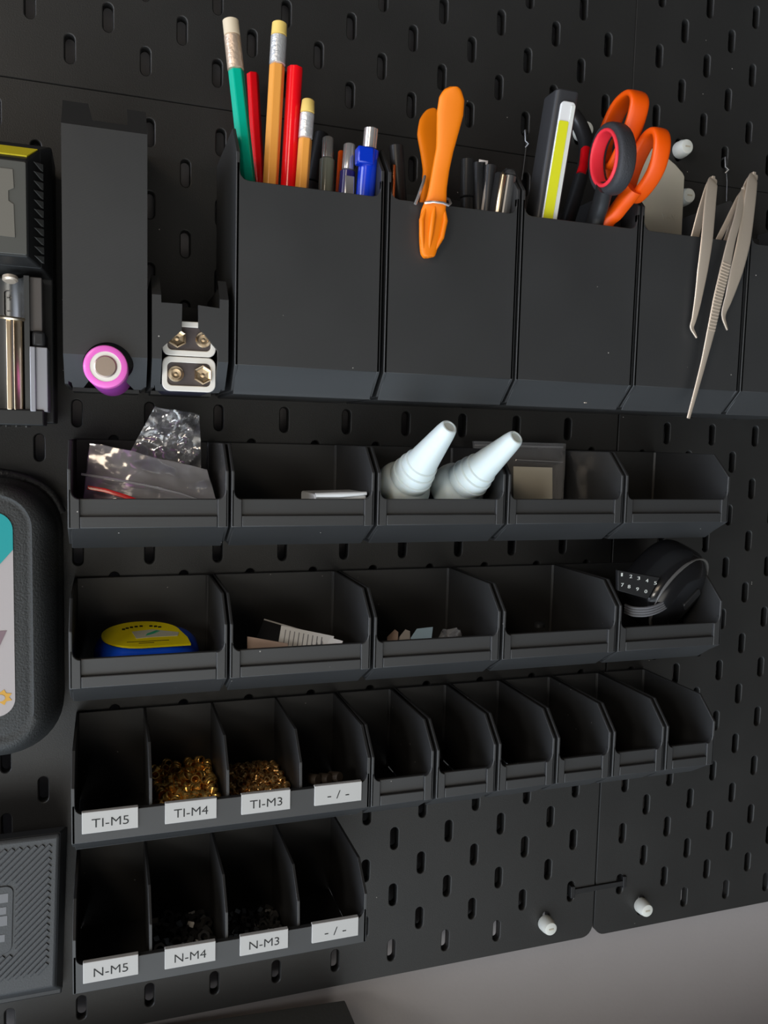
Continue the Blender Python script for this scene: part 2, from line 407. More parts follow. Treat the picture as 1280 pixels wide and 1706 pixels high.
def make_bin(name, w, T, x, label, group, recess=True, hook=True):
    base = (x, T-55, 0)
    r = thing(name, base, label, 'storage bin', group)
    bin_body(w, T, recess=recess).xform(lambda p: p + Vector((x, 0, 0))).build('bin_body', PLA, r, base, bevel=.65, bseg=3)
    for hx in ((.25, .75) if w > 60 else (.5,)):
        MB().box(x+w*hx-2, x+w*hx+2, T-16, T-6, -5, 1).build('mounting_hook', PLA, r, base, bevel=.3)
    return r
PX = 79.4; BW = 77.6
def bx(k): return -.4 + PX*k + (.5 if k == 0 else 0)
row1 = ['top row bin at the left, filled with crumpled clear plastic bags', 'top row bin holding a folded white wrapper at its right end', 'top row bin with two milky white bottle nozzles leaning out', 'top row bin with a beige card in a clear zip bag', 'empty bin at the right end of the top bin row']
row2 = ['second row bin at the left, with the blue and yellow round thing inside', 'second row bin with folded paper leaflets inside', 'second row bin with small clear and pale blue wrapped bits inside', 'nearly empty second row bin between the clear bits and the black keypad pouch', 'second row bin at the right end with the black keypad pouch sticking out']
for ri, (T, labs) in enumerate(((-213, row1), (-293, row2))):
    first = None
    for k in range(5):
        base = W(bx(k), T-55, 0)
        if first is None: first = make_bin('storage_bin', BW, T, bx(0), labs[0], 'wide open-front bins in the two upper bin rows')
        else: dup(first, base, labs[k])
sm = ['small bin directly right of the four-compartment tray, first of six', 'second small bin from the four-compartment tray', 'third small bin from the four-compartment tray', 'fourth small bin from the four-compartment tray', 'small bin one before the right end of the narrow bin row', 'small bin at the right end of the narrow bin row']
SX = [bx(2)+.4 + 39.7*k for k in range(6)]
first = None
for k in range(6):
    if first is None: first = make_bin('small_storage_bin', 37.9, -373, SX[0], sm[0], 'row of six narrow bins')
    else: dup(first, W(SX[k], -373-55, 0), sm[k])
def make_tray(T, label):
    x = .6; w = 157.4; base = (x, T-55, 0)
    r = thing('divided_tray', base, label, 'storage tray', 'four-compartment trays at the lower left')
    bin_body(w, T, rimd=28, recess=False).xform(lambda p: p + Vector((x, 0, 0))).build('tray_body', PLA, r, base, bevel=.65, bseg=3)
    for k in (1, 2, 3):
        xd = [0, 39.2, 79.0, 118.8][k]
        prof = [(T, 1), (T, 60), (T-14, 74.6), (T-30, 76), (T-44, 76), (T-54, 60), (T-54, 1)]
        MB().prism(prof, 'x', xd-.8, xd+.8).build('divider', PLA, r, base, bevel=.25)
    return r
make_tray(-373, 'upper four-compartment black tray with the gold inserts and white TI tags')
make_tray(-453, 'lower four-compartment black tray with the dark nuts and white N tags')
# white clip-on tags
TX = [(5.6, 32.8, 0), (46.1, 72.6, 0), (85.6, 112.2, 0), (125.7, 152.8, 0)]
for T, yt, words in ((-373, -399.9, ['TI-M5', 'TI-M4', 'TI-M3', '- / -']), (-453, -479.6, ['N-M5', 'N-M4', 'N-M3', '- / -'])):
    for (xa, xb, _), wd_ in zip(TX, words):
        base = ((xa+xb)/2, yt-11, 78)
        if wd_ == '- / -': lb = 'white tag with two dashes and a slash on the ' + ('upper' if T == -373 else 'lower') + ' divided tray'
        else: lb = 'white clip-on tag reading %s on the divided tray' % wd_
        r = thing('label_tag', base, lb, 'label', 'white clip-on tags of the divided trays')
        m = MB(); m.box(xa, xb, yt-10.9, yt, 78.05, 79.3); m.box(xa, xb, yt-.5, yt+.3, 76.6, 79.3);
        m.build('tag_plate', TAGM, r, base, bevel=.25)
        wt = (xb-xa)*(.66 if len(wd_) == 5 and wd_[0] == 'T' else .62 if wd_[0] == 'N' else .46)
        text_mesh('lettering', wd_, 6.6, INK, r, (xa+xb)/2 - wt/2, yt-8.0, 79.3, base, .1, wt)
# ================================================================= TALL POCKETS
def make_pocket(x, w, label):
    T = -52; base = (x, T-135, 0); t = 1.8; zf = 78
    r = thing('wall_pocket', base, label, 'holder', 'tall black pockets in the upper row')
    m = MB(); prof = [(T, .6), (T, 63), (T-16, zf), (-173, zf), (-185.5, 65.5), (-185.5, .6)]
    m.prism(prof, 'x', x, x+t); m.prism(prof, 'x', x+w-t, x+w)
    m.box(x+t-.2, x+w-t+.2, T-133, T-3, .6, 2.8)
    m.box(x+1.5, x+w-1.5, -187, -185, .6, 65)
    m.prism([(-172.6, zf), (-172.6, zf-2.4), (-185.2, 63.2), (-187.2, 63.2), (-187.2, 65.2), (-185, 66.6)], 'x', x+1.2, x+w-1.2)
    pts = [(x+.3, -173), (x+w-.3, -173), (x+w-.3, -73), (x+w-t, -73), (x+w-t, -76)] + [(x+w-t-4.5+4.5*math.cos(math.radians(a)), -77+4.5*-math.sin(math.radians(a))) for a in (0, 30, 60, 90)]
    pts += [(x+t+4.5-4.5*math.sin(math.radians(a)), -77-4.5*math.cos(math.radians(a))) for a in (0, 30, 60, 90)] + [(x+t, -73), (x+.3, -73)]
    m.prism(pts, 'z', zf-2.6, zf)
    m.build('pocket_body', PLA, r, base, bevel=.3)
    for hx in (.25, .75): MB().box(x+w*hx-2, x+w*hx+2, T-20, T-10, -5, 1).build('mounting_hook', PLA, r, base, bevel=.3)
    return r
PKX = [80.0, 160.0, 239.4, 318.6, 398.0]; PKW = 77.8
pl = ['tall black pocket full of pencils and pens, leftmost of the row', 'tall black pocket with the orange clamp gripping its rim', 'tall black pocket with the scissors and yellow-lit work lamp', 'tall black pocket with three steel tweezers hanging on its front', 'tall black pocket cut off by the right edge of the photo']
p0 = make_pocket(PKX[0], PKW, pl[0])
for k in range(1, 5): dup(p0, W(PKX[k], -187, 0), pl[k])
# ================================================================= FOLDED-FRONT BATTERY HOLDERS
def fold_plate(poly, folds, t=2.4):
    """poly in (x, s); folds: list (s, y, z) descending; returns MB of a plate following the folds"""
    bm = bmesh.new(); f = bm.faces.new([bm.verts.new((x, s, 0)) for x, s in poly])
    for s, _, _ in folds[1:-1]:
        bmesh.ops.bisect_plane(bm, geom=bm.verts[:]+bm.edges[:]+bm.faces[:], plane_co=(0, s, 0), plane_no=(0, 1, 0))
    bm.verts.index_update()
    def mp(x, s, off):
        for k in range(len(folds)-1):
            a, b = folds[k], folds[k+1]
            if s >= b[0] - 1e-6 or k == len(folds)-2:
                u = (a[0]-s)/(a[0]-b[0]); y = a[1]+(b[1]-a[1])*u; z = a[2]+(b[2]-a[2])*u
                dy, dz = b[1]-a[1], b[2]-a[2]; l = math.hypot(dy, dz); return (x, y - off*(-dz)/l*-1*0 + off*dz/l*0, z - off) if abs(dz) < 1e-6 else (x, y + (dz/l)*-off*-1 if dz > 0 else y + off*0.7, z - off*0.7)
    vs = [(v.co.x, v.co.y) for v in bm.verts]; n = len(vs)
    fr = [mp(x, s, 0) for x, s in vs]; bk = [mp(x, s, t) for x, s in vs]
    fs = [[v.index for v in f.verts] for f in bm.faces]
    bd = [(e.verts[0].index, e.verts[1].index) for e in bm.edges if len(e.link_faces) == 1]
    m = MB(); m.add(fr + bk, [tuple(f) for f in fs] + [tuple(i+n for i in reversed(f)) for f in fs] + [(a, b, b+n, a+n) for a, b in bd]); bm.free(); return m
def holder_shell(m, x0, x1, T, zt):
    prof = [(T, .6), (T, zt), (T-(78-zt), 77.6), (-172, 77.6), (-185.5, 65), (-185.5, .6)]
    m.prism(prof, 'x', x0, x0+1.7); m.prism(prof, 'x', x1-1.7, x1)
    m.box(x0+1, x1-1, -185, T-4, .6, 2.8); m.box(x0+2, x1-2, -187, -185, .6, 22)
b1 = (18, -187, 0)
h1 = thing('battery_tube_holder', b1, 'tall black holder with a round hole at its foot showing the pink cell', 'battery holder')
m = MB(); holder_shell(m, -1.2, 37.4, -51, 63)
FO = [(-45, -51, 63), (-66.2, -66, 78), (-172, -172, 78), (-193, -187, 64)]
circ = [(19.2 + 11.8*math.cos(math.radians(a)), -177.3 + 11.8*math.sin(math.radians(a))) for a in range(-52, 233, 8)]
poly = [(-1.2, -46), (10.5, -46), (12.5, -62), (28.5, -62), (28.5, -46), (37.4, -46), (37.4, -190), (35, -193), (31.5, -193)] + circ + [(7.5, -193), (2.5, -193), (2, -190), (-1.2, -188)]
fp = fold_plate(poly, FO); m.add(fp.v, fp.f)
m.build('holder_body', PLA, h1, b1, bevel=.25)
b2 = (58, -187, 0)
h2 = thing('square_battery_holder', b2, 'short black holder with a hexagonal opening showing two stacked block batteries', 'battery holder')
m = MB(); holder_shell(m, 39.6, 76.8, -131, 68)
FO2 = [(-127, -131, 68), (-141.2, -141, 78), (-172, -172, 78), (-193, -187, 64)]
L_ = [(39.6, -128), (43.6, -128), (44, -144.8), (54, -144.8), (53.8, -157.6), (44.3, -166.5), (44.3, -188.5), (48.6, -188.5), (48.6, -193), (42, -193), (41.5, -189.5), (39.6, -188)]
R_ = [(72.6, -128), (76.8, -128), (76.8, -188), (75, -190), (74, -193), (67, -193), (66.6, -188.2), (71.6, -188.2), (71.6, -166.5), (62, -155.6), (61.8, -144.8), (72.4, -145.6)]
for q in (L_, R_): fp = fold_plate(q, FO2); m.add(fp.v, fp.f)
m.build('holder_body', PLA, h2, b2, bevel=.25)
# pink cylindrical cell
b = (18, -188, 50); A = Vector((17.9, -177.6, 84.5)); Bk = Vector((21.2, -179.2, 32)); ax = (A-Bk).normalized()
c = thing('cylindrical_battery', b, 'pink-sleeved round battery poking out of the tall black holder', 'battery')
Lg = (A-Bk).length
MB().lathe([(0.1, 0), (9.6, 0), (10.2, .6), (10.2, Lg-6)], Bk, ax, 48).build('sleeve', PURPLE, c, b, smooth=True)
MB().lathe([(10.22, Lg-7), (10.25, Lg-1), (9.9, Lg-.3), (9.2, Lg), (7.2, Lg), (7.1, Lg-.8)], Bk, ax, 48).build('sleeve_end', PINK, c, b, smooth=True)
MB().lathe([(7.4, Lg-1.2), (7.3, Lg-.25), (5.2, Lg-.25)], Bk, ax, 40).build('insulator_ring', WHITEG, c, b, smooth=True)
MB().lathe([(5.3, Lg-1), (5.2, Lg+.2), (4.6, Lg+.8), (.05, Lg+.8)], Bk, ax, 40).build('contact', mat('dull_nickel', (.62, .50, .42), .35, .9), c, b, smooth=True)
# two block batteries
def block_battery(cy, swap, label):
    b = (58.2, cy-8.8, 40); r = thing('block_battery', b, label, 'battery', 'block batteries in the hexagonal opening')
    x0, x1, y0, y1 = 44.9, 71.5, cy-8.7, cy+8.7
    MB().prism(rrect(x0, x1, y0, y1, 3.5), 'z', 24, 69).build('casing', mat('battery_jacket', (.03, .03, .06), .3), r, b, bevel=.3)
    m = MB(); o = rrect(x0, x1, y0, y1, 3.9, 8); i = rrect(x0+2.6, x1-2.6, y0+2.9, y1-2.9, 2.4, 8); n = len(o)
    m.add([(p[0], p[1], 69) for p in o] + [(p[0], p[1], 70.6) for p in o] + [(p[0], p[1], 70.6) for p in i] + [(p[0], p[1], 69) for p in i],
          [(k+l*n, (k+1) % n+l*n, (k+1) % n+(l+1)*n, k+(l+1)*n) for l in range(3) for k in range(n)])
    m.build('rim', WHITEG, r, b, bevel=.4)
    MB().prism(rrect(x0+2.5, x1-2.5, y0+2.8, y1-2.8, 2.4), 'z', 68.8, 69.6).build('end_plate', mat('battery_fibre', (.075, .06, .06), .5, bump=.4), r, b)
    xr, xh = (51.6, 65.0) if not swap else (65.2, 52.2)
    MB().lathe([(3.9, 0), (3.9, 1.3), (3.2, 2.0), (2.6, 3.6), (2.2, 3.6), (2.1, 1.6), (1.0, 1.5), (.9, 2.2), (.1, 2.3)], (xr, cy-.1, 69.4), (0,0,1), 32).build('snap_stud', GOLDC, r, b, smooth=True, angle=30)
    m = MB().lathe([(4.7, 0), (4.9, 2.6), (4.3, 3.6), (3.7, 3.2), (3.2, 1.2), (.1, 1.0)], (xh, cy-.1, 69.4), (0,0,1), 6)
    m.lathe([(1.1, .8), (1.0, 2.0), (.1, 2.1)], (xh, cy-.1, 69.4), (0,0,1), 16); m.build('snap_socket', GOLDC, r, b)
    return r
block_battery(-178.4, False, 'lower block battery, its round stud at the left and hexagonal socket at the right')
block_battery(-160.6, True, 'upper block battery, partly hidden by the slanting edges of its holder')
# ================================================================= PENCILS AND PENS
def secmax(q): return max(max(z[3], z[4]) for z in q)
def stick(name, top, low, label, cat, secs, group=None, floor=-184.2, floor_z=None):
    A = Vector(on_z(*top)); Bm = Vector(on_z(*low)); d = (Bm - A); zl = min(7, 62.5 - secmax(secs) - Bm.z); kk = (floor - Bm.y)/d.y; d.z = min(d.z, max(-14, zl)/max(kk, .1)) if kk > 0 else d.z
    A.z = Bm.z - d.z; A = Vector(on_z(top[0], top[1], A.z)); Bm2 = Bm; d = Bm2 - A; k = (floor - A.y)/d.y; F_ = A + d*k; ax = (F_-A).normalized(); Lg = (F_-A).length
    b = tuple(F_); r = thing(name, b, label, cat, group)
    for s in secs:
        nm, s0, s1, r0, r1, seg, mt = s[:7]; s1 = Lg if s1 is None else s1
        prof = [(r0*.75, s0), (r0, s0+min(.7, (s1-s0)/4)), (r1, s1-min(.5, (s1-s0)/4)), (r1*.8, s1)] if seg > 6 else [(r0, s0), (r1, s1)]
        o = MB().lathe(prof, A, ax, seg).build(nm, mt, r, b, bevel=(.5 if seg == 6 else 0), smooth=True, angle=50)
        if len(s) > 7: o['label'] = s[7]
    return r, A, ax, b, Lg
stick('pencil', (384, 33, 36), (413, 300, 52), 'green pencil with a cream eraser leaning left in the pencil pocket', 'pencil',
      [('eraser', 0, 8.5, 4.2, 4.2, 24, ERASW), ('ferrule', 8.3, 26, 4.35, 4.35, 24, ALUT), ('shaft', 26, None, 4.3, 4.3, 6, GREEN)])
stick('pencil', (421, 123, 8), (429, 262, 16), 'red pencil standing behind the green pencil', 'pencil', [('shaft', 0, None, 3.6, 3.6, 6, RED)])
stick('pencil', (466, 38, 45), (451, 305, 56), 'tall ochre pencil with a yellow eraser and silver band', 'pencil',
      [('eraser', 0, 7, 3.9, 4.1, 24, ERAS), ('ferrule', 6.8, 22, 4.2, 4.2, 24, ALU), ('shaft', 22, None, 4.25, 4.25, 6, YELLOWP)])
stick('pencil', (492, 112, 45), (481, 308, 56), 'thick plain red pencil between the two ochre pencils', 'pencil', [('core', -.1, 1, 1.2, 1.2, 12, ERASW), ('shaft', 0, None, 4.3, 4.3, 8, RED)])
stick('pencil', (514, 166, 54), (503, 311, 62), 'short ochre pencil with a yellow eraser, right of the red pencil', 'pencil',
      [('eraser', 0, 7, 3.3, 3.7, 24, ERAS), ('ferrule', 6.8, 20, 3.75, 3.75, 24, ALU), ('shaft', 20, None, 3.75, 3.75, 6, YELLOWP)])
stick('pen', (547, 229, 40), (543, 316, 45), 'grey smoked pen with a clear end cap in the pencil pocket', 'pen', [('end_cap', 0, 12, 3.2, 3.2, 20, CHROME), ('barrel', 12, None, 4.2, 4.6, 24, GREYT)])
r_, A_, ax_, b_, L2 = stick('pen', (583, 240, 54), (577, 318, 60), 'dark navy pen with a chrome button and silver clip plate', 'pen', [('button', 0, 14, 3.3, 3.3, 24, CHROME), ('barrel', 14, None, 4.2, 4.2, 24, NAVY)])
q = A_ + ax_*15; MB().box(q.x-2.6, q.x+2.6, q.y-28, q.y-3, q.z+3.6, q.z+4.9).build('clip', CHROME, r_, b_, bevel=.4)
r_, A_, ax_, b_, L2 = stick('pen', (619, 213, 58), (609, 322, 65), 'bright blue click pen with a chrome end and square blue clip', 'pen', [('end_cap', 0, 11, 3.8, 3.8, 28, CHROME), ('barrel', 11, None, 5.2, 5.0, 28, PENB)])
q = A_ + ax_*11; MB().box(q.x-8, q.x+1, q.y-9.5, q.y-.5, q.z-1, q.z+6.2).build('clip', PENB, r_, b_, bevel=1.0)
stick('pen', (569, 252, 30), (566, 300, 34), 'slim orange pen mostly hidden behind the navy pen', 'pen', [('barrel', 0, None, 1.9, 1.9, 16, ORANGE2)])
stick('marker', (537, 222, 14), (522, 300, 18), 'flat black marker standing against the back of the pencil pocket', 'marker', [('cap', 0, 30, 4.2, 4.6, 20, PLAIN), ('barrel', 30, None, 4.4, 4.4, 20, PLAIN)])
# pocket 2 pens
r_, A_, ax_, b_, L2 = stick('pen', (660, 242, 50), (666, 330, 54), 'black pen with a copper clip at the left end of the clamp pocket', 'pen', [('barrel', 0, None, 4.0, 4.0, 24, PLAIN)])
q = A_; MB().box(q.x-3.2, q.x-1.4, q.y-30, q.y-12, q.z+3.2, q.z+5).build('clip', mat('copper_clip', (.85, .45, .25), .25, 1), r_, b_, bevel=.4)
r_, A_, ax_, b_, L2 = stick('pen', (779, 265, 48), (779, 345, 54), 'black capped pen just right of the orange clamp', 'pen', [('cap', 0, 22, 4.0, 4.3, 24, PLAIN), ('barrel', 22, None, 4.1, 4.1, 24, PLAIN)])
r_, A_, ax_, b_, L2 = stick('pen', (797, 270, 52), (798, 348, 57), 'black pen with a long pale clip in the clamp pocket', 'pen', [('barrel', 0, None, 3.4, 3.4, 24, PLAIN)])
q = A_; MB().sweep([(q.x-1, q.y-.3, q.z+3), (q.x+3.2, q.y-.6, q.z+4.6), (q.x+3.0, q.y-12, q.z+5), (q.x+.8, q.y-30, q.z+5.5)], [(-.7,-.5),(.7,-.5),(.7,.5),(-.7,.5)], up=(1,0,0)).build('clip', mat('pale_clip', (.75, .66, .6), .3, .4), r_, b_)
stick('marker', (818, 275, 56), (812, 350, 60), 'plain black marker in the middle of the pens beside the clamp', 'marker', [('barrel', 0, None, 3.8, 3.8, 20, PLAIN)])
r_, A_, ax_, b_, L2 = stick('pen', (834, 288, 62), (824, 352, 67), 'dark pen with a shiny gilt clip near the right wall of the clamp pocket', 'pen', [('barrel', 0, None, 3.0, 3.0, 20, PLAIN)])
q = A_ + ax_*.5; e = A_ + ax_*24; MB().tube([(q.x, q.y, q.z+3), (q.x, q.y-2, q.z+4), (e.x, e.y, e.z+4), (e.x, e.y-3, e.z+3.4)], [.5, 1.7, 1.7, .5], 12).build('clip', GOLDC, r_, b_, smooth=True)
stick('pen', (851, 283, 62), (840, 355, 68), 'dark grey metal pen at the right end of the clamp pocket', 'pen', [('button', 0, 3, 2.4, 3.4, 20, BLACKM), ('barrel', 3, None, 3.9, 3.9, 24, BLACKM)])
# ================================================================= ORANGE CLAMP (clothes-peg type) gripping the rim of pocket two
b = (183, -111, 82)
cp_ = thing('spring_clamp', b, 'bright orange spring clamp gripping the front rim of the second pocket', 'clamp')
def smooth_open(P, n=6):
    V_ = [Vector(p) for p in P]; out = []
    for i in range(len(V_)-1):
        p0 = V_[max(i-1, 0)]; p1 = V_[i]; p2 = V_[i+1]; p3 = V_[min(i+2, len(V_)-1)]
        for k in range(n):
            t = k/n; out.append(.5*((2*p1)+(-p0+p2)*t+(2*p0-5*p1+4*p2-p3)*t*t+(-p0+3*p1-3*p2+p3)*t**3))
    out.append(V_[-1]); return out
def clamp_half(front):
    sg = 1 if front else -1
    # centre line (x, y), half width, z
    if front: Q = [(713,429,80.6,1.5),(713,425,80.6,4.0),(715,405,81,5.5),(719,375,81.3,7.0),(722,355,81.6,6.9),(727,335,83,5.7),(730,312,85,4.9),(735,280,88,4.7),(741,250,91,4.8),(745,225,93.5,5.8),(750,190,97,7.3),(753,165,99.5,6.9),(755.5,150,101,4.4),(756,144,101.6,1.5)]
    else: Q = [(711,428,72.4,3.5),(712,400,72.4,5.5),(713,360,72.4,6.2),(715,335,72,5.2),(717,312,70,5.0),(719,285,67.5,5.0),(718,255,64.5,6.2),(716,228,61.5,7.3),(718,206,59,6.8),(721,190,57.5,4.4),(722,184,57,1.5)]
    P = [on_z(u, v, z) + (hw,) for u, v, z, hw in Q]
    secs = []; path = []
    S3 = smooth_open([p[:3] for p in P], 4); HW = [P[min(i//4, len(P)-1)][3] + (P[min(i//4+1, len(P)-1)][3]-P[min(i//4, len(P)-1)][3])*(i % 4)/4 for i in range(len(S3))]
    for (x, y, z), hw in zip(S3, HW):
        path.append((x, y, z)); t = 2.2
        secs.append([(hw*math.copysign(abs(math.cos(a))**.6, math.cos(a)), t*math.copysign(abs(math.sin(a))**.75, math.sin(a))) for a in [2*math.pi*k/20 for k in range(20)]])
    mb = MB().sweep(path, secs, up=(0, .15, 1))
    return mb
o1 = clamp_half(True).build('handle', ORANGE, cp_, b, smooth=True, angle=80); o2 = clamp_half(False).build('handle', ORANGE, cp_, b, smooth=True, angle=80)
m = MB()
for q in ([(725,340,83.6),(722,360,84.0),(718,390,83.6),(715,418,82.2)], [(710,345,82.6),(703,366,83.0),(703,392,82.8),(706,420,81.8)], [(740,345,82.6),(742,368,83.0),(736,396,82.8),(724,420,81.8)]):
    m.tube([on_z(*p) for p in q], [.6, 1.5, 1.4, .5], 12)
m.build('finger_rib', ORANGE, cp_, b, smooth=True)
m = MB(); m.tube([on_z(708,338,84.6), on_z(722,336,87), on_z(738,338,87), on_z(747,342,86), on_z(751,339,84), on_z(749,333,80), on_z(744,330,70)], .75, 10)
m.tube([on_z(692,340,80.6), on_z(697,328,80.4), on_z(705,305,78), on_z(708,294,74)], .85, 10)
m.build('wire_spring', CHROME, cp_, b, smooth=True)
# ================================================================= POCKET THREE
# work lamp: long black box with a yellow light strip
b = (247, -184, 66)
lp = thing('work_lamp', b, 'slim black work lamp with a long yellow light strip, leaning right', 'lamp')
def leanbox(w, d, L, x0, y0, z0, sx, sz):
    """box w x d x L whose foot (left front) sits at x0,y0,z0; top shifted by sx,sz"""
    def f(p): k = p.y/L; return Vector((x0 + p.x + sx*k, y0 + p.y, z0 - p.z + sz*k))
    return f
f = leanbox(15, 17, 176, 241.6, -184.5, 63.5, 18.5, 12)
MB().prism(rrect(0, 15, 0, 17, 3), 'y', 0, 176).xform(lambda p: f(Vector((p.x, p.y, p.z)))).build('housing', mat('work_lamp_shell', (.035, .035, .038), .4), lp, b, bevel=1.2)
MB().prism(rrect(3.2, 12.8, 60, 169, 2.5), 'z', -1.3, .4).xform(lambda p: f(p)).build('lens_frame', LENS, lp, b, bevel=.65, bseg=3)
MB().prism(rrect(3.6, 9.6, 72, 158, .8), 'z', -1.75, -1.2).xform(lambda p: f(p)).build('light_strip', LEDY, lp, b)
MB().prism(rrect(10.0, 12.2, 72, 167, .5), 'z', -1.75, -1.2).xform(lambda p: f(p)).build('reflector_edge', WHITEP, lp, b)
# finger loops lie in planes square to the wall
def loop_pts(px, X): return [on_x(u, v, X) for u, v in px]
def smooth_closed(P, n=6):
    out = []; N_ = len(P); V_ = [Vector(p) for p in P]
    for i in range(N_):
        p0, p1, p2, p3 = V_[i-1], V_[i], V_[(i+1) % N_], V_[(i+2) % N_]
        for k in range(n):
            t = k/n; out.append(.5*((2*p1)+(-p0+p2)*t+(2*p0-5*p1+4*p2-p3)*t*t+(-p0+3*p1-3*p2+p3)*t**3))
    return out
def rsec(a, b, n=16, e=.6): return [(a*math.copysign(abs(math.cos(t))**e, math.cos(t)), b*math.copysign(abs(math.sin(t))**e, math.sin(t))) for t in [2*math.pi*k/n for k in range(n)]]
XO = 297
b = (288, -184, 60)
sc = thing('scissors', b, 'scissors with two large bright orange finger loops', 'scissors')
la = smooth_closed([(p[0]+5.5, p[1], p[2]) for p in loop_pts([(992,246),(1004,208),(1022,172),(1043,154),(1052,166),(1045,200),(1030,240),(1012,275),(998,268)], XO)])
MB().sweep(la, rsec(2.0, 6.0), closed=True, up=(1,0,0)).build('finger_loop', ORANGE2, sc, b, smooth=True, angle=80)
lb = smooth_closed([(p[0]+4.5, p[1], p[2]) for p in loop_pts([(1038,300),(1052,262),(1072,226),(1088,218),(1092,240),(1084,276),(1068,306),(1046,330),(1036,322)], XO+9)])
MB().sweep(lb, rsec(2.2, 5.2), closed=True, up=(1,0,0)).build('finger_loop', ORANGE2, sc, b, smooth=True, angle=80)
e1 = on_z(1006,384,69)
s1 = smooth_open([on_z(1056,314,88), on_z(1046,328,84), on_z(1028,352,76), e1, (e1[0]-1, -120, 63), (e1[0]-1, -140, 61)])
MB().sweep(s1, [rsec(5.5-3*k/len(s1), 4.2) for k in range(len(s1))], up=(1,0,0)).build('shank', ORANGE2, sc, b, smooth=True, angle=80)
s2 = smooth_open([on_z(1010,255,66), on_z(1008,310,62), (e1[0]+1, -95, 58), (e1[0], -135, 58)])
MB().sweep(s2, rsec(3, 3.4), up=(1,0,0)).build('shank', ORANGE2, sc, b, smooth=True, angle=80)
MB().prism([(-130, 54), (-130, 64), (-184, 61), (-184, 57)], 'x', e1[0]-2.2, e1[0]+.4).build('blade', STEEL, sc, b, bevel=.3)
XR = 286
b = (275, -184, 66)
sr = thing('scissors', b, 'scissors with a black and red oval finger loop in front of the orange ones', 'scissors')
def ell(cx, cy, a, bb, tilt, n=28):
    t0 = math.radians(tilt); return [(cx + a*math.cos(t)*math.cos(t0) - bb*math.sin(t)*math.sin(t0), cy + a*math.cos(t)*math.sin(t0) + bb*math.sin(t)*math.cos(t0)) for t in [2*math.pi*k/n for k in range(n)]]
re_ = loop_pts(ell(1009, 263, 21, 47, 7), XR)
bo = [(p[0]+4.2, p[1], p[2]) for p in loop_pts(ell(1009.5, 263, 25, 53, 7), XR)]
MB().sweep(bo, rsec(2.8, 5.0), closed=True, up=(1,0,0)).build('finger_loop', mat('soft_black_grip', (.03, .03, .034), .6, bump=.6, bscale=1200), sr, b, smooth=True, angle=80)
MB().sweep([(p[0]+2.6, p[1], p[2]) for p in re_], rsec(1.2, 4.4), closed=True, up=(1,0,0)).build('loop_lining', REDG, sr, b, smooth=True, angle=80)
e3 = on_z(990,380,68.5)
s3 = smooth_open([on_z(1008,312,85), on_z(1001,340,77), e3, (e3[0], -120, 66), (e3[0], -135, 66)])
MB().sweep(s3, rsec(5.2, 4.2), up=(1,0,0)).build('shank', PLAIN, sr, b, smooth=True, angle=80)
MB().prism([(-125, 61), (-125, 70), (-184, 68), (-184, 65)], 'x', e3[0]-1, e3[0]+1.2).build('blade', STEEL, sr, b, bevel=.3)
# black and red handled pliers behind
b = (283, -184, 30)
pr_ = thing('pliers', b, 'black pliers with a red inlay standing behind the work lamp', 'pliers')
p_ = smooth_open([on_z(955,192,20), on_z(968,212,24), on_z(977,240,30), on_z(975,272,34), on_z(966,305,36), (284, -110, 34), (283, -184, 32)])
MB().sweep(p_, rsec(4.6, 4.4, e=.8), up=(1,0,0)).build('handle', PLAIN, pr_, b, smooth=True, angle=80)
MB().sweep([(p.x-2.2, p.y-.5, p.z+2.4) for p in p_[14:24]], rsec(3.2, 2.8, e=.8), up=(1,0,0)).build('inlay', RED, pr_, b, smooth=True, angle=80)
b = (309, -184, 62)
kn = thing('craft_knife', b, 'dark rounded tool handle with a pale edge at the right end of the scissors pocket', 'tool')
MB().sweep(smooth_open([(308, -62, 58), (308.6, -70, 60), (308, -84, 63), (306, -110, 62), (305, -184, 60)]), rsec(3.6, 6.0, e=.8), up=(1,0,0)).build('handle', PLAIN, kn, b, smooth=True, angle=80)
MB().sweep(smooth_open([(303.6, -64, 61), (303.9, -74, 63), (303.2, -90, 66), (301.6, -110, 65)]), rsec(.5, .8), up=(1,0,0)).build('edge_band', SILV, kn, b, smooth=True, angle=80)
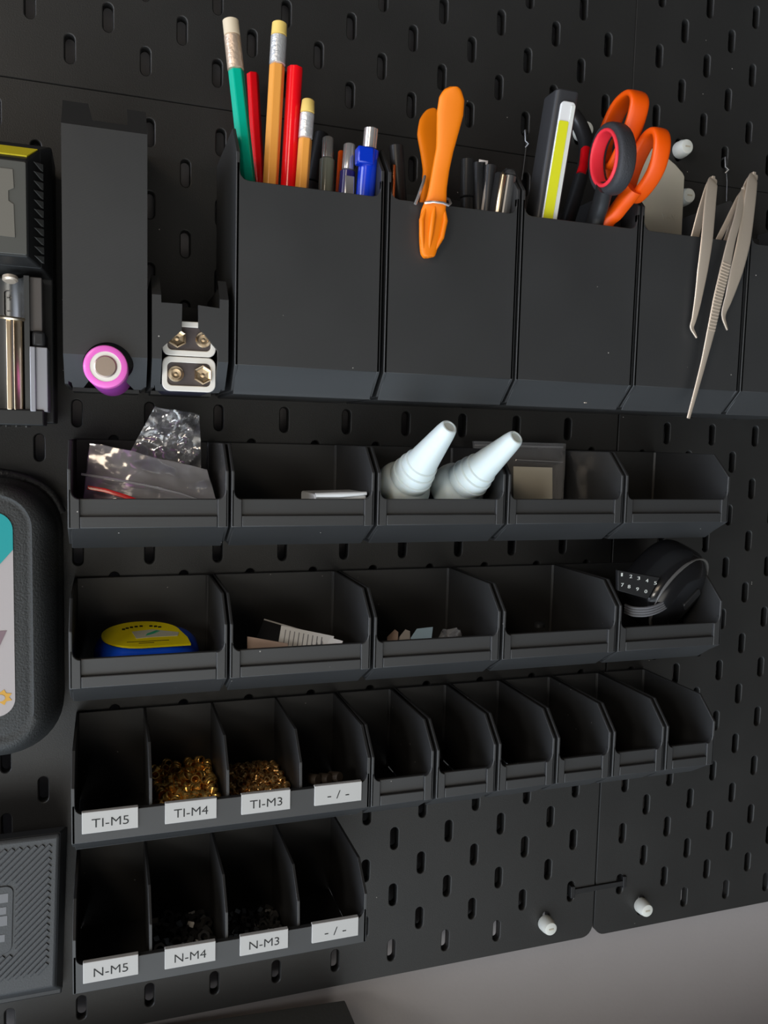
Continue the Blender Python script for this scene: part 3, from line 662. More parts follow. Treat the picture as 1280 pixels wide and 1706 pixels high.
# ================================================================= POCKET FOUR
b = (343, -184, 18)
cd_px = [(1139,393),(1083,386),(1070,366),(1056,330),(1053,290),(1055,268),(1062,252),(1073,246),(1088,247),(1100,252),(1126,274),(1138,288),(1141,294)]
zc = 22
pc = [on_z(u, v, zc) for u, v in cd_px]; pc = [(p[0], p[1]) for p in pc]
pc = [(pc[0][0], -184.5), (pc[1][0]+3, -184.5)] + pc[1:]
cd = thing('plastic_scraper', b, 'beige plastic scraper plate standing behind the tweezers in the fourth pocket', 'scraper')
MB().prism(pc, 'z', zc-1.6, zc).build('plate', BEIGE, cd, b, bevel=.4)
x_, y_, _ = on_z(1103, 364, zc)
em = text_mesh('embossed_mark', 'VI-NI', 5.2, BEIGE, cd, x_, y_, zc, b, .25, 12)
def tweezer(name, label, apex, zA, path, tips, grip=False):
    """apex px; path: px centre line of the front arm with width mm and z"""
    P = [Vector(on_z(u, v, z)) for u, v, z, w in path]; path = [(u, v, z, w*(1.0 if grip else 1.18)) for u, v, z, w in path]; wd2 = [w for _, _, _, w in path]
    b = tuple(P[0]); path = [(path[0][0], path[0][1]-1.5, path[0][2], path[0][3]*.40), (path[0][0]-.1, path[0][1]-.3, path[0][2], path[0][3]*.85), (path[0][0]-.3, path[0][1]+2.2, path[0][2]+.2, path[0][3]*1.15)] + path[1:]; wd2 = [w for _, _, _, w in path]; P = [Vector(on_z(u, v, z)) for u, v, z, w in path]
    r = thing(name, b, label, 'tweezers', 'steel tweezers hung over the fourth pocket')
    S = smooth_open(P, 5); ws = []
    for i in range(len(path)-1):
        for k in range(5): ws.append(wd2[i] + (wd2[i+1]-wd2[i])*k/5)
    ws.append(wd2[-1])
    o = MB().sweep(S, [rsec(w/2, .55, 12, .5) for w in ws], up=(0, .1, 1)).build('front_arm', STEEL, r, b, smooth=True, angle=60)
    q = []
    for s_, w in zip(S, ws):
        dy = P[0].y - s_.y
        if dy > 50: break
        q.append((Vector((s_.x - dy*.02 + .6, s_.y, P[0].z - 1.2 - min(6, dy*.14))), w))
    MB().sweep([a for a, _ in q], [rsec(max(1.0, w/2*.7), .5, 12, .5) for _, w in q], up=(0, .1, 1)).build('back_arm', STEEL, r, b, smooth=True, angle=60)
    cpt = P[0]; w0 = wd2[0]*1.1
    MB().sweep([(cpt.x, cpt.y-1.5, cpt.z+.2), (cpt.x+.1, cpt.y+1.3, cpt.z-.2), (cpt.x+.1, cpt.y+1.3, cpt.z-1.2), (cpt.x, cpt.y-1.5, cpt.z-1.8)], rsec(w0/2, .5, 12, .5), up=(0, .3, 1)).build('bend', STEEL, r, b, smooth=True, angle=60)
    if grip:
        g = MB()
        for k in range(22):
            t = 29 + k*.50; i = int(t); fr = t - i
            if i+1 < len(S):
                c_ = S[i].lerp(S[i+1], fr); w = ws[i]; tn = (S[i+1]-S[i]).normalized(); sd = tn.cross(Vector((0,0,1))).normalized()
                g.sweep([c_ - sd*w*.42 + Vector((0,0,.45)), c_ + sd*w*.42 + Vector((0,0,.45))], rsec(.40, .40, 8))
        g.build('grip_ridges', STEEL, r, b, smooth=True)
    return r
tweezer('tweezers', 'left steel tweezers with a bent fine tip, leftmost of the three', None, 77,
        [(1189,299,77.5,4.5),(1187,308,79,6.6),(1183,345,81,7.2),(1178,400,83,7.2),(1171,450,83,6.4),(1163,500,82,4.4),(1157,530,81.4,3.0),(1153,545,81,2.4),(1157,555,81.4,1.6),(1161,563,82,.7)], None)
tweezer('tweezers', 'right steel tweezers with a short hooked tip, highest of the three', None, 74,
        [(1257,292,76,4.5),(1254,302,78,6.6),(1249,340,81,7.6),(1240,400,83.4,8.6),(1228,450,83.4,8.0),(1215,495,82.6,5.0),(1207,518,82,3.2),(1206,530,82,2.2),(1209,541,82.4,1.5),(1212,550,83,.7)], None)
tweezer('tweezers', 'long straight steel tweezers with a ridged grip, middle of the three', None, 80,
        [(1240,317,78.3,3.8),(1236,330,80,5.0),(1229,365,83.5,5.4),(1219,400,85.5,5.8),(1208,450,87,7.2),(1196,500,87.5,6.8),(1184,555,87,5.6),(1172,605,86,3.8),(1160,650,85,3.0),(1147,697,84,2.2)], None, True)
# ================================================================= WHITE KNOBS
kb = (320.3, -558, 0)
def knob(x, y, label, h=9.5):
    b = (x, y, 0); r = thing('push_pin_knob', b, label, 'knob', 'white plastic screw caps in the pegboard slots')
    MB().lathe([(.1, 0.1), (5.6, .1), (5.9, 1.2), (5.7, 5.0), (5.0, h-1.2), (4.6, h-.3), (3.9, h), (.1, h)], (x, y, 0), (0,0,1), 36).build('cap', WHITEP, r, b, smooth=True, angle=40)
    MB().box(x-2, x+2, y-.5, y+.5, h-.05, h+.25).build('mould_mark', mat('knob_mark', (.55, .5, .4), .5), r, b)
    MB().lathe([(2.2, -5.5), (2.2, .2)], (x, y, 0), (0,0,1), 16).build('stem', WHITEP, r, b)
    return r
k0 = knob(321.3, -558.6, 'white knob near the lower right corner of the lower left pegboard')
for x, y, l in ((404.0, -558.6, 'white knob near the lower left corner of the lower right pegboard'), (401.2, -1.0, 'white knob right of the orange finger loops on the upper right pegboard'), (405.2, -33.5, 'white knob half hidden behind the beige scraper'), (321, -0.4, 'white knob mostly hidden behind the pliers beside the work lamp')):
    dup(k0, W(x, y, 0), l)
# small wire hooks
def wire_hook(u, v, x2, y2, label):
    x, y, _ = on_z(u, v, 2); b = (x, y, 0); r = thing('wire_hook', b, label, 'hook', 'small wire hooks in the slots')
    MB().tube([(x, y+4, -4), (x, y+4, 1.6), (x, y-3, 2.6), (x+1.5, y-5, 4), (x, y-7, 2.4)], .9, 10).build('clip', BLACKM, r, b, smooth=True)
    MB().tube([(x+.3, y-4, 3), ((x+x2)/2+.4, (y+y2)/2, 3.2), (x2, y2, 3)], .3, 8).build('wire', BLACKM, r, b, smooth=True)
e = on_z(870, 300, 3); wire_hook(876, 228, e[0], e[1], 'small dark hook with a wire just left of the work lamp')
e = on_z(1211, 335, 3); wire_hook(1209, 272, e[0], e[1], 'small dark hook with a wire above the tweezers')
# ================================================================= LEFT SIDE DEVICES
# battery charger
b = (-60, -205, 8)
ch = thing('battery_charger', b, 'black battery charger with a yellow stripe and grey display at the left edge', 'charger')
def frus(x0, x1, y0, y1, z0, X0, X1, Y0, Y1, z1):
    m = MB(); m.add([(x0,y0,z0),(x1,y0,z0),(x1,y1,z0),(x0,y1,z0),(X0,Y0,z1),(X1,Y0,z1),(X1,Y1,z1),(X0,Y1,z1)], [(0,3,2,1),(4,5,6,7),(0,1,5,4),(2,3,7,6),(1,2,6,5),(0,4,7,3)]); return m
m = MB(); m.box(-120, -7.5, -205, -66, 8, 40)
q = frus(-120, -7.5, -132, -66, 40, -120, -11.5, -130, -74, 60); m.add(q.v, q.f)
q = frus(-120, -11.5, -130, -74, 60, -120, -16.6, -127.5, -83, 72); m.add(q.v, q.f)
m.box(-120, -11, -206.5, -198.5, 40, 62)
m.build('housing', mat('charger_shell', (.018, .018, .018), .45), ch, b, bevel=.8)
MB().box(-40.6, -10.5, -199, -66, .1, 8).build('back_bracket', PLA, ch, b, bevel=.65, bseg=3)
MB().add([], []) 
ys = frus(-120, -12.2, -76.0, -74.6, 60.4, -120, -16.4, -81.2, -80.0, 70.0)
m = MB(); m.add([(-120,-74.0,60.6),(-12.6,-74.0,60.6),(-16.8,-80.2,69.4),(-120,-80.2,69.4),(-120,-75.0,60.0),(-12.6,-75.0,60.0),(-16.8,-81.2,68.6),(-120,-81.2,68.6)], [(0,1,2,3),(7,6,5,4),(0,4,5,1),(1,5,6,2),(2,6,7,3),(3,7,4,0)])
m.build('yellow_stripe', YELS, ch, b)
MB().prism(rrect(-120, -16.9, -126.6, -84, .8), 'z', 71.6, 72.6).build('bezel', GREYL, ch, b, bevel=.3)
sp = [(-120, -88), (-22.6, -88.2), (-22.2, -96.6), (-24.6, -98), (-24.6, -102.6), (-22.4, -104), (-22.0, -119), (-120, -118)]
MB().prism(sp, 'z', 72.4, 73.0).build('display', SCREEN, ch, b)
m = MB()
for k in range(11):
    y = -80.6 - k*4.35
    m.add([(x_+.9,y_,z_) for x_,y_,z_ in [(-11.2,y,59.6),(-14.3,y-1.6,67.4),(-11.2,y-3.4,59.6),(-12.3,y,61.2),(-15.0,y-1.6,68.6),(-12.3,y-3.4,61.2)]], [(0,1,2),(5,4,3),(0,3,4,1),(1,4,5,2),(2,5,3,0)])
m.build('vent_fins', mat('vent_grey', (.10, .10, .095), .5), ch, b)
m = MB()
for k in range(14):
    x = -18 - k*4.6
    m.add([(x,-206.4,50),(x-2.6,-206.4,50),(x-1.3,-206.4,58),(x,-207.4,50),(x-2.6,-207.4,50),(x-1.3,-207.4,58)], [(0,1,2),(5,4,3),(0,3,4,1),(1,4,5,2),(2,5,3,0)])
m.build('foot_fins', mat('vent_grey2', (.16, .15, .14), .5), ch, b)
# curved bay, rail, slider plate and gilt contact
bay = [(-33.5, 58)] + [(-31.5 + 14.5*math.sin(math.radians(a)) , 61 - 13*math.cos(math.radians(a))) for a in range(0, 90, 10)]
bay = [(-36, 46), (-32, 46.0), (-28, 46.6), (-24.5, 48.2), (-21.8, 51), (-20.2, 55), (-19.6, 60.5), (-17.2, 60.5), (-17.2, 41), (-36, 41)]
MB().prism(bay, 'y', -199, -134).build('battery_bay', mat('bay_grey', (.07, .07, .068), .25, .3), ch, b, smooth=True, angle=50)
MB().box(-17.4, -11.6, -160, -134, 41, 58).build('rail', mat('rail_brown', (.09, .08, .075), .4), ch, b, bevel=.4)
MB().box(-16.4, -10.2, -168, -160, 41, 60).build('slider_stop', PLAIN, ch, b, bevel=1.5)
m = MB(); m.box(-14.8, -9.2, -199.5, -168, 41, 61); m.box(-17.2, -14.6, -199.5, -168, 41, 62.4); m.build('slider_plate', SILV, ch, b, bevel=.4)
m = MB(); m.box(-27.6, -25.4, -199, -155, 52, 62); m.build('contact_strip', GOLDC, ch, b, bevel=.3)
MB().prism([(-24.4, 62), (-22.5, 61.4), (-20.6, 59.4), (-20.6, 52), (-24.4, 52)], 'y', -199, -155).build('contact_strip', GOLDC, ch, b, bevel=.3)
MB().lathe([(.1, 0), (6.2, 0), (6.6, .8), (5.8, 1.6), (.1, 1.6)], (-25.2, -155.4, 58), (0.06, 1, 0.1), 32).build('contact_disc', GOLDC, ch, b, smooth=True)
m = MB().prism(rrect(-29.3, -23.6, -156.0+18, -141+14.6-6, 1.2), 'z', 0, .2) if False else MB()
def ringrect(x0, x1, y0, y1, r, w, z0, z1):
    o = rrect(x0, x1, y0, y1, r, 5); i = rrect(x0+w, x1-w, y0+w, y1-w, max(.2, r-w), 5); n = len(o); mm = MB()
    mm.add([(p[0], p[1], z0) for p in o]+[(p[0], p[1], z1) for p in o]+[(p[0], p[1], z1) for p in i]+[(p[0], p[1], z0) for p in i], [(k+l*n, (k+1) % n+l*n, (k+1) % n+((l+1) % 4)*n, k+((l+1) % 4)*n) for l in range(4) for k in range(n)]); return mm
m = ringrect(-30.2, -24.4, -152.6, -139.6, 1.4, .35, 45.9, 47.4)
m.box(-28.6, -26.0, -143.4, -142.9, 46, 47.4); m.box(-27.55, -27.05, -144.5, -141.8, 46, 47.4); m.box(-28.5, -26.1, -150, -149.5, 46, 47.4)
m.build('polarity_mark', mat('bay_mark', (.13, .12, .11), .4), ch, b)
MB().lathe([(3.6, 0), (3.6, 1.6), (2.6, 2.4), (.1, 2.4)], (-26.0, -134.6, 56), (0, -1, .3), 24).build('end_contact', STEEL, ch, b, smooth=True)
# zip case
b = (-60, -382, 6)
cs = thing('zip_case', b, 'black textured zip case with a teal and white label at the left edge', 'case')
def lofted(rings):
    m = MB(); n = len(rings[0]); m.add([p for r in rings for p in r], [(k+l*n, (k+1) % n+l*n, (k+1) % n+(l+1)*n, k+(l+1)*n) for l in range(len(rings)-1) for k in range(n)] + [tuple(range(n-1, -1, -1)), tuple(range((len(rings)-1)*n, len(rings)*n))]); return m
rings = []
for x1, y0, y1, r, z in ((-6.4, -389, -235.5, 30, 1), (-5.2, -388, -234.5, 31, 8), (-5.0, -386.5, -234.5, 30, 22), (-6.2, -384.5, -235, 28, 26), (-7.2, -384, -236, 28, 30), (-7.0, -382, -236.5, 28, 34), (-8.6, -379, -236, 26, 44), (-11.4, -375, -235.6, 23, 52), (-15.0, -371.5, -238.6, 19, 56.5), (-17.6, -368.0, -241, 17, 57.6), (-18.8, -366.0, -242.5, 15, 56.6), (-20.4, -363.5, -244.0, 13, 56.9), (-22.6, -360, -246.5, 11, 57.2)):
    rings.append([(p[0], p[1], z) for p in rrect(-120, x1, y0, y1, r, 10)])
lofted(rings).build('shell', CASEM, cs, b, smooth=True, angle=60)
z = 57.3
lab = rrect(-120, -26.4, -353.8, -249.6, 9, 10)
MB().prism(lab, 'z', z, z+.35).build('label_sheet', LABW, cs, b)
tl = [(p[0], p[1]) for p in arc(-38.6, -261.5, 12.2, -22, 90, 12)] + [(-60, -249.3), (-60, -290), (-34.0, -276.5)]
tl = [(x, y) for x, y in tl]
MB().prism([(-60, -249.6)] + arc(-35.4, -258.6, 9, 90, 0, 10) + [(-26.4, -268.5), (-33.6, -277), (-60, -300)], 'z', z+.3, z+.6).build('teal_corner', TEAL, cs, b)
MB().prism([(-60, -309.5), (-29.8, -309.5), (-33.5, -318), (-60, -330)], 'z', z+.3, z+.55).build('mauve_corner', MAUVE, cs, b)
star = []
for k in range(14):
    a = 2*math.pi*k/14; r = 5.2 if k % 2 else 3.4; star.append((-32.6 + r*math.cos(a), -343.8 + r*.8*math.sin(a)))
m = MB().prism(star, 'z', z+.3, z+.55); m.build('amber_emblem', AMBER, cs, b)
MB().prism([(-33.6 + 2.6*math.cos(a*math.pi/8), -344 + 1.8*math.sin(a*math.pi/8)) for a in range(16)], 'z', z+.5, z+.7).build('emblem_centre', LABW, cs, b)
MB().sweep(smooth_open([(-100, -232.6, 14), (-50, -232.2, 15), (-34, -232.6, 15), (-22, -236.0, 14), (-12, -243, 12), (-6, -254, 10)]), rsec(2.6, 3.2), up=(0,0,1)).build('zip_edge', mat('zip_black', (.015, .015, .017), .35, bump=1, bscale=600), cs, b, smooth=True)
# ribbed device
b = (-60, -541, 6)
rb = thing('ribbed_box', b, 'black box with diagonal ribs at the lower left edge', 'device')
m = MB(); m.box(-120, -4.6, -541, -446, .5, 9)
q = frus(-120, -4.0, -538, -438, 9, -120, -6.6, -517, -427.5, 38); m.add(q.v, q.f)
q = frus(-120, -6.6, -517, -427.5, 38, -120, -7.8, -515, -429, 40); m.add(q.v, q.f)
m.xform(lambda p: Vector((p.x + (p.y+430)*.035, p.y, p.z)))
m.build('shell', RIBM, rb, b, bevel=1.0)
m = MB()
x1r, yb_, yt_ = -11.5, -506, -433
def clipseg(c):
    # diagonal x - y = c inside the rectangle
    pts = []
    x0r = -60
    ya = x0r - c; xa = x0r
    if ya < yb_: ya = yb_; xa = yb_ + c
    ye = x1r - c; xe = x1r
    if ye > yt_: ye = yt_; xe = yt_ + c
    return (xa, ya, xe, ye) if xe - xa > 2 else None
k = 0; c = 373.0
while c < 494:
    s_ = clipseg(c)
    if s_:
        xa, ya, xe, ye = s_
        f_ = lambda x, y: (x + (y+430)*.035, y, 40.0)
        # keep the badge clear
        segs = [(xa, ya, xe, ye)]
        cx0 = -28.5
        out = []
        for A1 in segs:
            n_ = 24; run = []
            for t in range(n_+1):
                x = A1[0]+(A1[2]-A1[0])*t/n_; y = A1[1]+(A1[3]-A1[1])*t/n_
                if x < cx0 and -492 < y < -452 :
                    if len(run) > 1: out.append(run)
                    run = []
                else: run.append((x, y))
            if len(run) > 1: out.append(run)
        for run in out:
            p, q_ = run[0], run[-1]
            m.sweep([f_(*p), f_(*q_)], rsec(1.12, .7, 12, .45), up=(0,0,1))
    c += 3.75
m.build('diagonal_ribs', RIBM, rb, b, smooth=True)
MB().prism([(x + (y+430)*.035, y) for x, y in rrect(-60, -29.5, -491, -453, 4)], 'z', 39.9, 40.6).build('badge', RIBM, rb, b, bevel=.3)
m = MB()
for y, h_, xx in ((-462, 5, -32), (-468.5, 4, -32.8), (-475, 5.5, -32.2), (-484, 4, -33.2)): m.box(xx-6, xx, y, y+h_, 40.5, 40.75)
m.xform(lambda p: Vector((p.x + (p.y+430)*.035, p.y, p.z))); m.build('badge_mark', mat('badge_grey', (.16, .16, .17), .5), rb, b)
# dark box below the board
b = (70, -745, 30)
sp_ = thing('desk_device', b, 'dark grey flat-topped box standing on the desk against the wall at the bottom edge', 'device')
m = MB(); m.add([(-60,-745,-21),(170.5,-745,-3),(171.2,-745,60),(-60,-745,60),(-60,-590,-21),(170.5,-590,-3),(171.2,-590,60),(-60,-590,60)], [(0,3,2,1),(4,5,6,7),(0,1,5,4),(1,2,6,5),(2,3,7,6),(3,0,4,7)])
m.build('shell', DEVICE, sp_, b, bevel=1)
MB().box(-40, 150, -744.9, -740, 15, 66).build('foot', PLAIN, sp_, b)
# ================================================================= BIN CONTENTS
def sheet(c00, c10, c11, c01, n=26, amp=1.5, fr=.12, seed=0, curl=0):
    """crumpled film through four corners (x,y,z)"""
    P = [Vector(c) for c in (c00, c10, c11, c01)]; vs = []; fs = []
    nrm = (P[1]-P[0]).cross(P[3]-P[0]).normalized()
    for j in range(n+1):
        for i in range(n+1):
            u, v = i/n, j/n; p = P[0]*(1-u)*(1-v)+P[1]*u*(1-v)+P[2]*u*v+P[3]*(1-u)*v
            q = p*fr*.42 + Vector((seed*9.1, seed*3.3, 0))
            d_ = noise.voronoi(q*1.5)[0]
            a = noise.noise(q) * 1.6 + (1-abs(noise.noise(q*1.3+Vector((5,5,5)))*2.4))*.9 + 1.1*(d_[1]-d_[0]) + .12*noise.noise(q*7)
            p = p + nrm*(a*amp) + nrm*curl*math.sin(u*math.pi)
            vs.append(p)
    for j in range(n):
        for i in range(n): a = j*(n+1)+i; fs.append((a, a+1, a+n+2, a+n+1))
    m = MB(); m.add(vs, fs); return m
def oz(u, v, z): return Vector(on_z(u, v, z))
# crumpled upright bag
b = (50, -262, 30)
r = thing('plastic_bag', b, 'crumpled clear plastic bag standing upright at the back of the top left bin', 'plastic bag')
for sd, dz, am in ((1, 0, 3.2), (2, 7, 3.6)):
    sheet(oz(205,775,26+dz), oz(335,790,28+dz), oz(332,692,24+dz), oz(258,678,24+dz), 34, am, .16, sd).build('film', FILM, r, b, smooth=True, angle=25)
m = MB().tube([oz(262,680,30), oz(285,685,33), oz(296,700,34), oz(290,715,32), oz(270,712,30)], [.5, .9, .8, .8, .4], 8); m.build('fold', FILM2, r, b, smooth=True)
# zip bag with red stripe
b = (40, -262, 55)
r = thing('zip_bag', b, 'clear zip bag with a red closing strip across the front of the top left bin', 'plastic bag')
for sd, dz, am, mt in ((4, 0, 1.6, FILM2), (5, -6, 2.2, FILM), (6, -11, 2.0, FILM2)):
    sheet(oz(138,850,58+dz), oz(364,850,64+dz), oz(345,785,50+dz), oz(150,740,44+dz), 34, am, .10, sd, 2).build('film', mt, r, b, smooth=True, angle=25)
MB().tube([oz(136,790,56), oz(180,797,60), oz(240,808,64), oz(300,822,68), oz(340,836,70)], .7, 8).build('closing_ridge', FILM2, r, b, smooth=True)
m = MB().sweep([oz(146,812,60), oz(175,817,62), oz(205,826,65), oz(232,836,67)], rsec(1.1, .35, 8), up=(0, .3, 1)); m.build('red_strip', RED, r, b, smooth=True)
# white wrapper
b = (140, -262, 58)
r = thing('folded_wrapper', b, 'folded white wrapper lying in the second bin of the top row', 'wrapper')
m = MB(); m.prism([(-241.5, 40), (-239.4, 41), (-239.0, 72), (-242.5, 73.5), (-247, 70), (-266, 44)], 'x', 124.2, 153.4)
m.xform(lambda p: p + Vector((0, (p.x-124)*.03 + .5*noise.noise(p*.15), .8*noise.noise(p*.2)))); m.build('wrapper_body', mat('white_film', (.72, .73, .74), .3), r, b, bevel=.8)
m = MB().tube([(124.6, -239.8, 73.6), (138, -239.4, 74), (153.2, -238.6, 73.6)], [1.4, 1.6, 1.0], 12); m.build('rolled_edge', mat('white_film', (.72,.73,.74), .3), r, b, smooth=True)
# two nozzle bottles
def bottle(c, tip, label):
    c = Vector(c); tip = Vector(tip); ax = (tip-c).normalized(); Ln = (tip-c).length
    b = tuple(c - ax*30); r = thing('nozzle_bottle', b, label, 'bottle', 'milky bottles with tapered nozzles')
    MB().lathe([(.1, -35), (14.5, -35), (15.9, -33), (16.3, -13.5)], c, ax, 40).build('bottle_body', mat('dark_blue_label', (.01, .025, .07), .4), r, b, smooth=True)
    MB().lathe([(16.3, -13.6), (16.6, -10), (16.4, -6.5), (15.4, -3.2), (13.6, -.9), (11.4, .2)], c, ax, 40).build('shoulder', MILK, r, b, smooth=True)
    MB().lathe([(11.2, -1), (12.2, 0), (12.4, 5.0), (11.6, 5.6), (11.3, 10.5), (10.3, 11.2), (10.0, 15.5), (9.1, 16.2), (8.7, 19), (5.6, Ln-5), (4.9, Ln-1.6), (4.2, Ln-.3), (3.5, Ln), (3.0, Ln-.6), (.1, Ln-.7)], c, ax, 40).build('nozzle', MILK, r, b, smooth=True, angle=28)
bottle((182.7, -231.2, 61), (191.6, -200.9, 97), 'left milky white bottle nozzle leaning out of the third top bin')
bottle((218.6, -232.6, 60), (231.6, -205.7, 97), 'right milky white bottle nozzle leaning out of the third top bin')
# zip bag with card
b = (282, -262, 18)
r = thing('zip_bag', b, 'small clear zip bag with a beige card inside, in the fourth top bin', 'plastic bag')
P0 = oz(787, 735, 12); P1 = oz(940, 739, 13)
for sd, dz in ((8, 0), (9, 2.4)):
    sheet((P0.x, -262, 26+dz), (P1.x-8, -262, 26+dz), (P1.x, P1.y, 13+dz), (P0.x, P0.y, 12+dz), 24, .5, .1, sd).build('film', FILM, r, b, smooth=True, angle=30)
MB().tube([oz(860,766,20), oz(900,768,20), oz(938,770,20)], .5, 8).build('closing_ridge', FILM2, r, b, smooth=True)
MB().tube([oz(790,741,16), oz(860,743,16), oz(938,745,16)], [.8]*3, 8).build('closing_ridge', FILM2, r, b, smooth=True)
cpx = [on_z(856,840,27), on_z(921,840,27), on_z(921,779,21), on_z(856,777,21)]
m = MB(); fr_ = [Vector(p) for p in cpx]; m.add([tuple(p) for p in fr_]+[(p.x, p.y, p.z-.6) for p in fr_], [(0,1,2,3),(7,6,5,4),(0,4,5,1),(1,5,6,2),(2,6,7,3),(3,7,4,0)])
ext = m; cdx = tag(m.build('card', BEIGEC, None, (285, -245, 24), bevel=.2), 'beige card inside the small zip bag of the fourth top bin', 'card')
# blue tin-like thing with yellow label
b = (39, -346, 44)
r = thing('rounded_case', b, 'blue rounded case with a yellow oval sticker in the left bin of the second row', 'case')
def tilt(p):  # rock it back a little
    a = math.radians(9); q = p - Vector((39, -340.5, 66)); return Vector((39+q.x, -341 + q.y*math.cos(a) - q.z*math.sin(a), 66 + q.z*math.cos(a) + q.y*math.sin(a)))
def domed(x0, x1, z0, z1, ys, rr):
    return lofted([[(p[0], y, p[1]) for p in rrect(x0+i, x1-i, z0+i, z1-i, max(2, rr-i), 10)] for y, i in ys])
domed(11.0, 67.0, 14, 58, [(-338.5, 2), (-337.5, 0.5), (-332, 0), (-328, 1.5), (-325.4, 4.5), (-323.9, 9), (-323.2, 14)], 20).xform(tilt).build('case_body', BLUE, r, b, smooth=True, angle=60)
sk = []
for k in range(36):
    a = 2*math.pi*k/36; sk.append((38 + 20*math.cos(a), 38 - 17.5*math.sin(a)))
st = []
for x, z_ in sk:
    if x > 40 and z_ > 38: st.append((min(61.5, 38+(x-38)*1.18), 38+(z_-38)*1.02 if z_ < 50 else 54.5))
    else: st.append((x*1.0, z_))
st = arc(38, 37, 19, 90, 330, 24); st = [(38+(x-38)*1.08, z_) for x, z_ in st]
st = [(36+21*math.cos(math.radians(a)), 36-18*math.sin(math.radians(a))) for a in range(8, 271, 9)] + [(61, 53.5), (60, 44)]
MB().prism(st, 'y', -323.9, -322.8).xform(tilt).build('sticker', YEL, r, b)
m = MB()
for k in range(9):
    a = math.radians(140 - k*11.5); cx, cz = 37+13.5*math.cos(a), 35-9.5*math.sin(a)
    if k == 5: continue
    m.box(cx-.8, cx+.9, -322.9, -322.6, cz-1.0, cz+.9); 
m.box(28, 50, -322.9, -322.6, 47.2, 47.6); m.box(34, 42, -322.9, -322.6, 49.4, 49.8)
m.xform(tilt).build('sticker_print', INK, r, b)
MB().prism([(31, 33), (42, 31), (56, 37), (55, 42), (42, 42), (33, 43)], 'y', -322.9, -322.65).xform(tilt).build('sticker_picture', mat('pale_print', (.62, .62, .50), .5), r, b)
MB().prism([(39, 37), (44, 33), (46, 34), (42, 37), (45, 36), (38, 40)], 'y', -322.7, -322.5).xform(tilt).build('green_print', mat('green_print', (.05, .45, .25), .5), r, b)
# leaflets
def slab(px, z, t, name, m_, label, cat, group=None, extra=None, low=-345):
    pts = [Vector(on_z(u, v, zz)) for (u, v), zz in zip(px, z)]
    b = tuple(sum((p for p in pts), Vector())/len(pts)); b = (b[0], low, b[2])
    r = thing(name, b, label, cat, group); n = len(pts); nr = (pts[1]-pts[0]).cross(pts[2]-pts[0]).normalized()*t
    mm = MB(); mm.add([tuple(p) for p in pts]+[tuple(p-nr) for p in pts], [tuple(range(n)), tuple(range(2*n-1, n-1, -1))]+[(i, (i+1) % n, (i+1) % n+n, i+n) for i in range(n)])
    mm.build('sheet', m_, r, b, bevel=min(.2, t/3)); return r, b, pts
r, b, pts = slab([(440,1033),(560,1068),(560,1110),(412,1100)], [30,52,60,50], .7, 'booklet', mat('dark_card', (.02,.02,.022), .4), 'dark booklet with a pale edge at the back of the second row paper bin', 'booklet')
MB().tube([tuple(pts[0]+Vector((0,.3,.3))), tuple(pts[1]+Vector((0,.3,.3)))], .6, 8).build('pale_edge', PAPER, r, b)
r, b, pts = slab([(469,1042),(557,1060),(550,1100),(460,1095)], [48,62,66,62], .5, 'leaflet', PAPER, 'white printed leaflet lying in the second row paper bin', 'leaflet')
m = MB(); u_ = pts[1]-pts[0]; v_ = pts[3]-pts[0]
for k in range(9):
    a = pts[0] + u_*(.10+.085*k) + v_*.12; c_ = pts[0] + u_*(.10+.085*k) + v_*.85; m.sweep([a+Vector((0,.25,.25)), c_+Vector((0,.25,.25))], rsec(.45, .12, 6), up=(0,.3,1))
m.build('print_lines', mat('grey_ink', (.28,.28,.3), .7), r, b)
slab([(412,1060),(480,1072),(480,1100),(412,1095)], [66,70,71,68], .5, 'paper_card', BROWNC, 'brownish card at the left front of the second row paper bin', 'card')
slab([(520,1054),(572,1068),(560,1100),(510,1095)], [56,66,68,62], .4, 'leaflet', PAPER, 'white leaflet corner under the printed leaflet in the paper bin', 'leaflet')
# bits in bin 3 of row 2
slab([(645,1064),(658,1051),(664,1056),(662,1085),(645,1085)], [60,58,60,66,66], 2, 'wood_chip', BROWNC, 'small brownish chip at the left of the clear bits in the second row', 'chip')
slab([(664,1066),(676,1051),(684,1054),(684,1085),(664,1085)], [60,58,60,66,66], 2, 'wood_chip', mat('grey_chip', (.40,.36,.33), .6), 'small greyish chip between the brown chip and the pale blue packet', 'chip')
slab([(684,1064),(694,1049),(721,1046),(718,1072),(716,1086),(684,1086)], [62,58,58,64,67,67], 1.2, 'blue_packet', mat('pale_blue_film', (.45,.62,.75), .3), 'pale blue packet in the middle of the clear bits', 'packet')
b = (201, -346, 60); r = thing('clear_wrapper', b, 'crumpled clear wrapper right of the pale blue packet', 'wrapper')
sheet(oz(716,1090,66), oz(770,1085,66), oz(766,1052,56), oz(738,1048,56), 22, 2.2, .3, 12).build('film', FILM2, r, b, smooth=True, angle=25)
sheet(oz(722,1090,60), oz(768,1085,62), oz(760,1056,50), oz(735,1052,52), 22, 2.2, .3, 14).build('film', FILM, r, b, smooth=True, angle=25)
tag(MB().lathe([(.1,0),(3.4,0),(3.4,2.0),(2.2,3),(.1,3.2)], (273, -322.6, 58), (0,1,0), 16).build('rubber_foot', PLAIN, None, (273,-322.6,58), smooth=True), 'tiny dark round bit in the nearly empty second row bin', 'rubber foot')
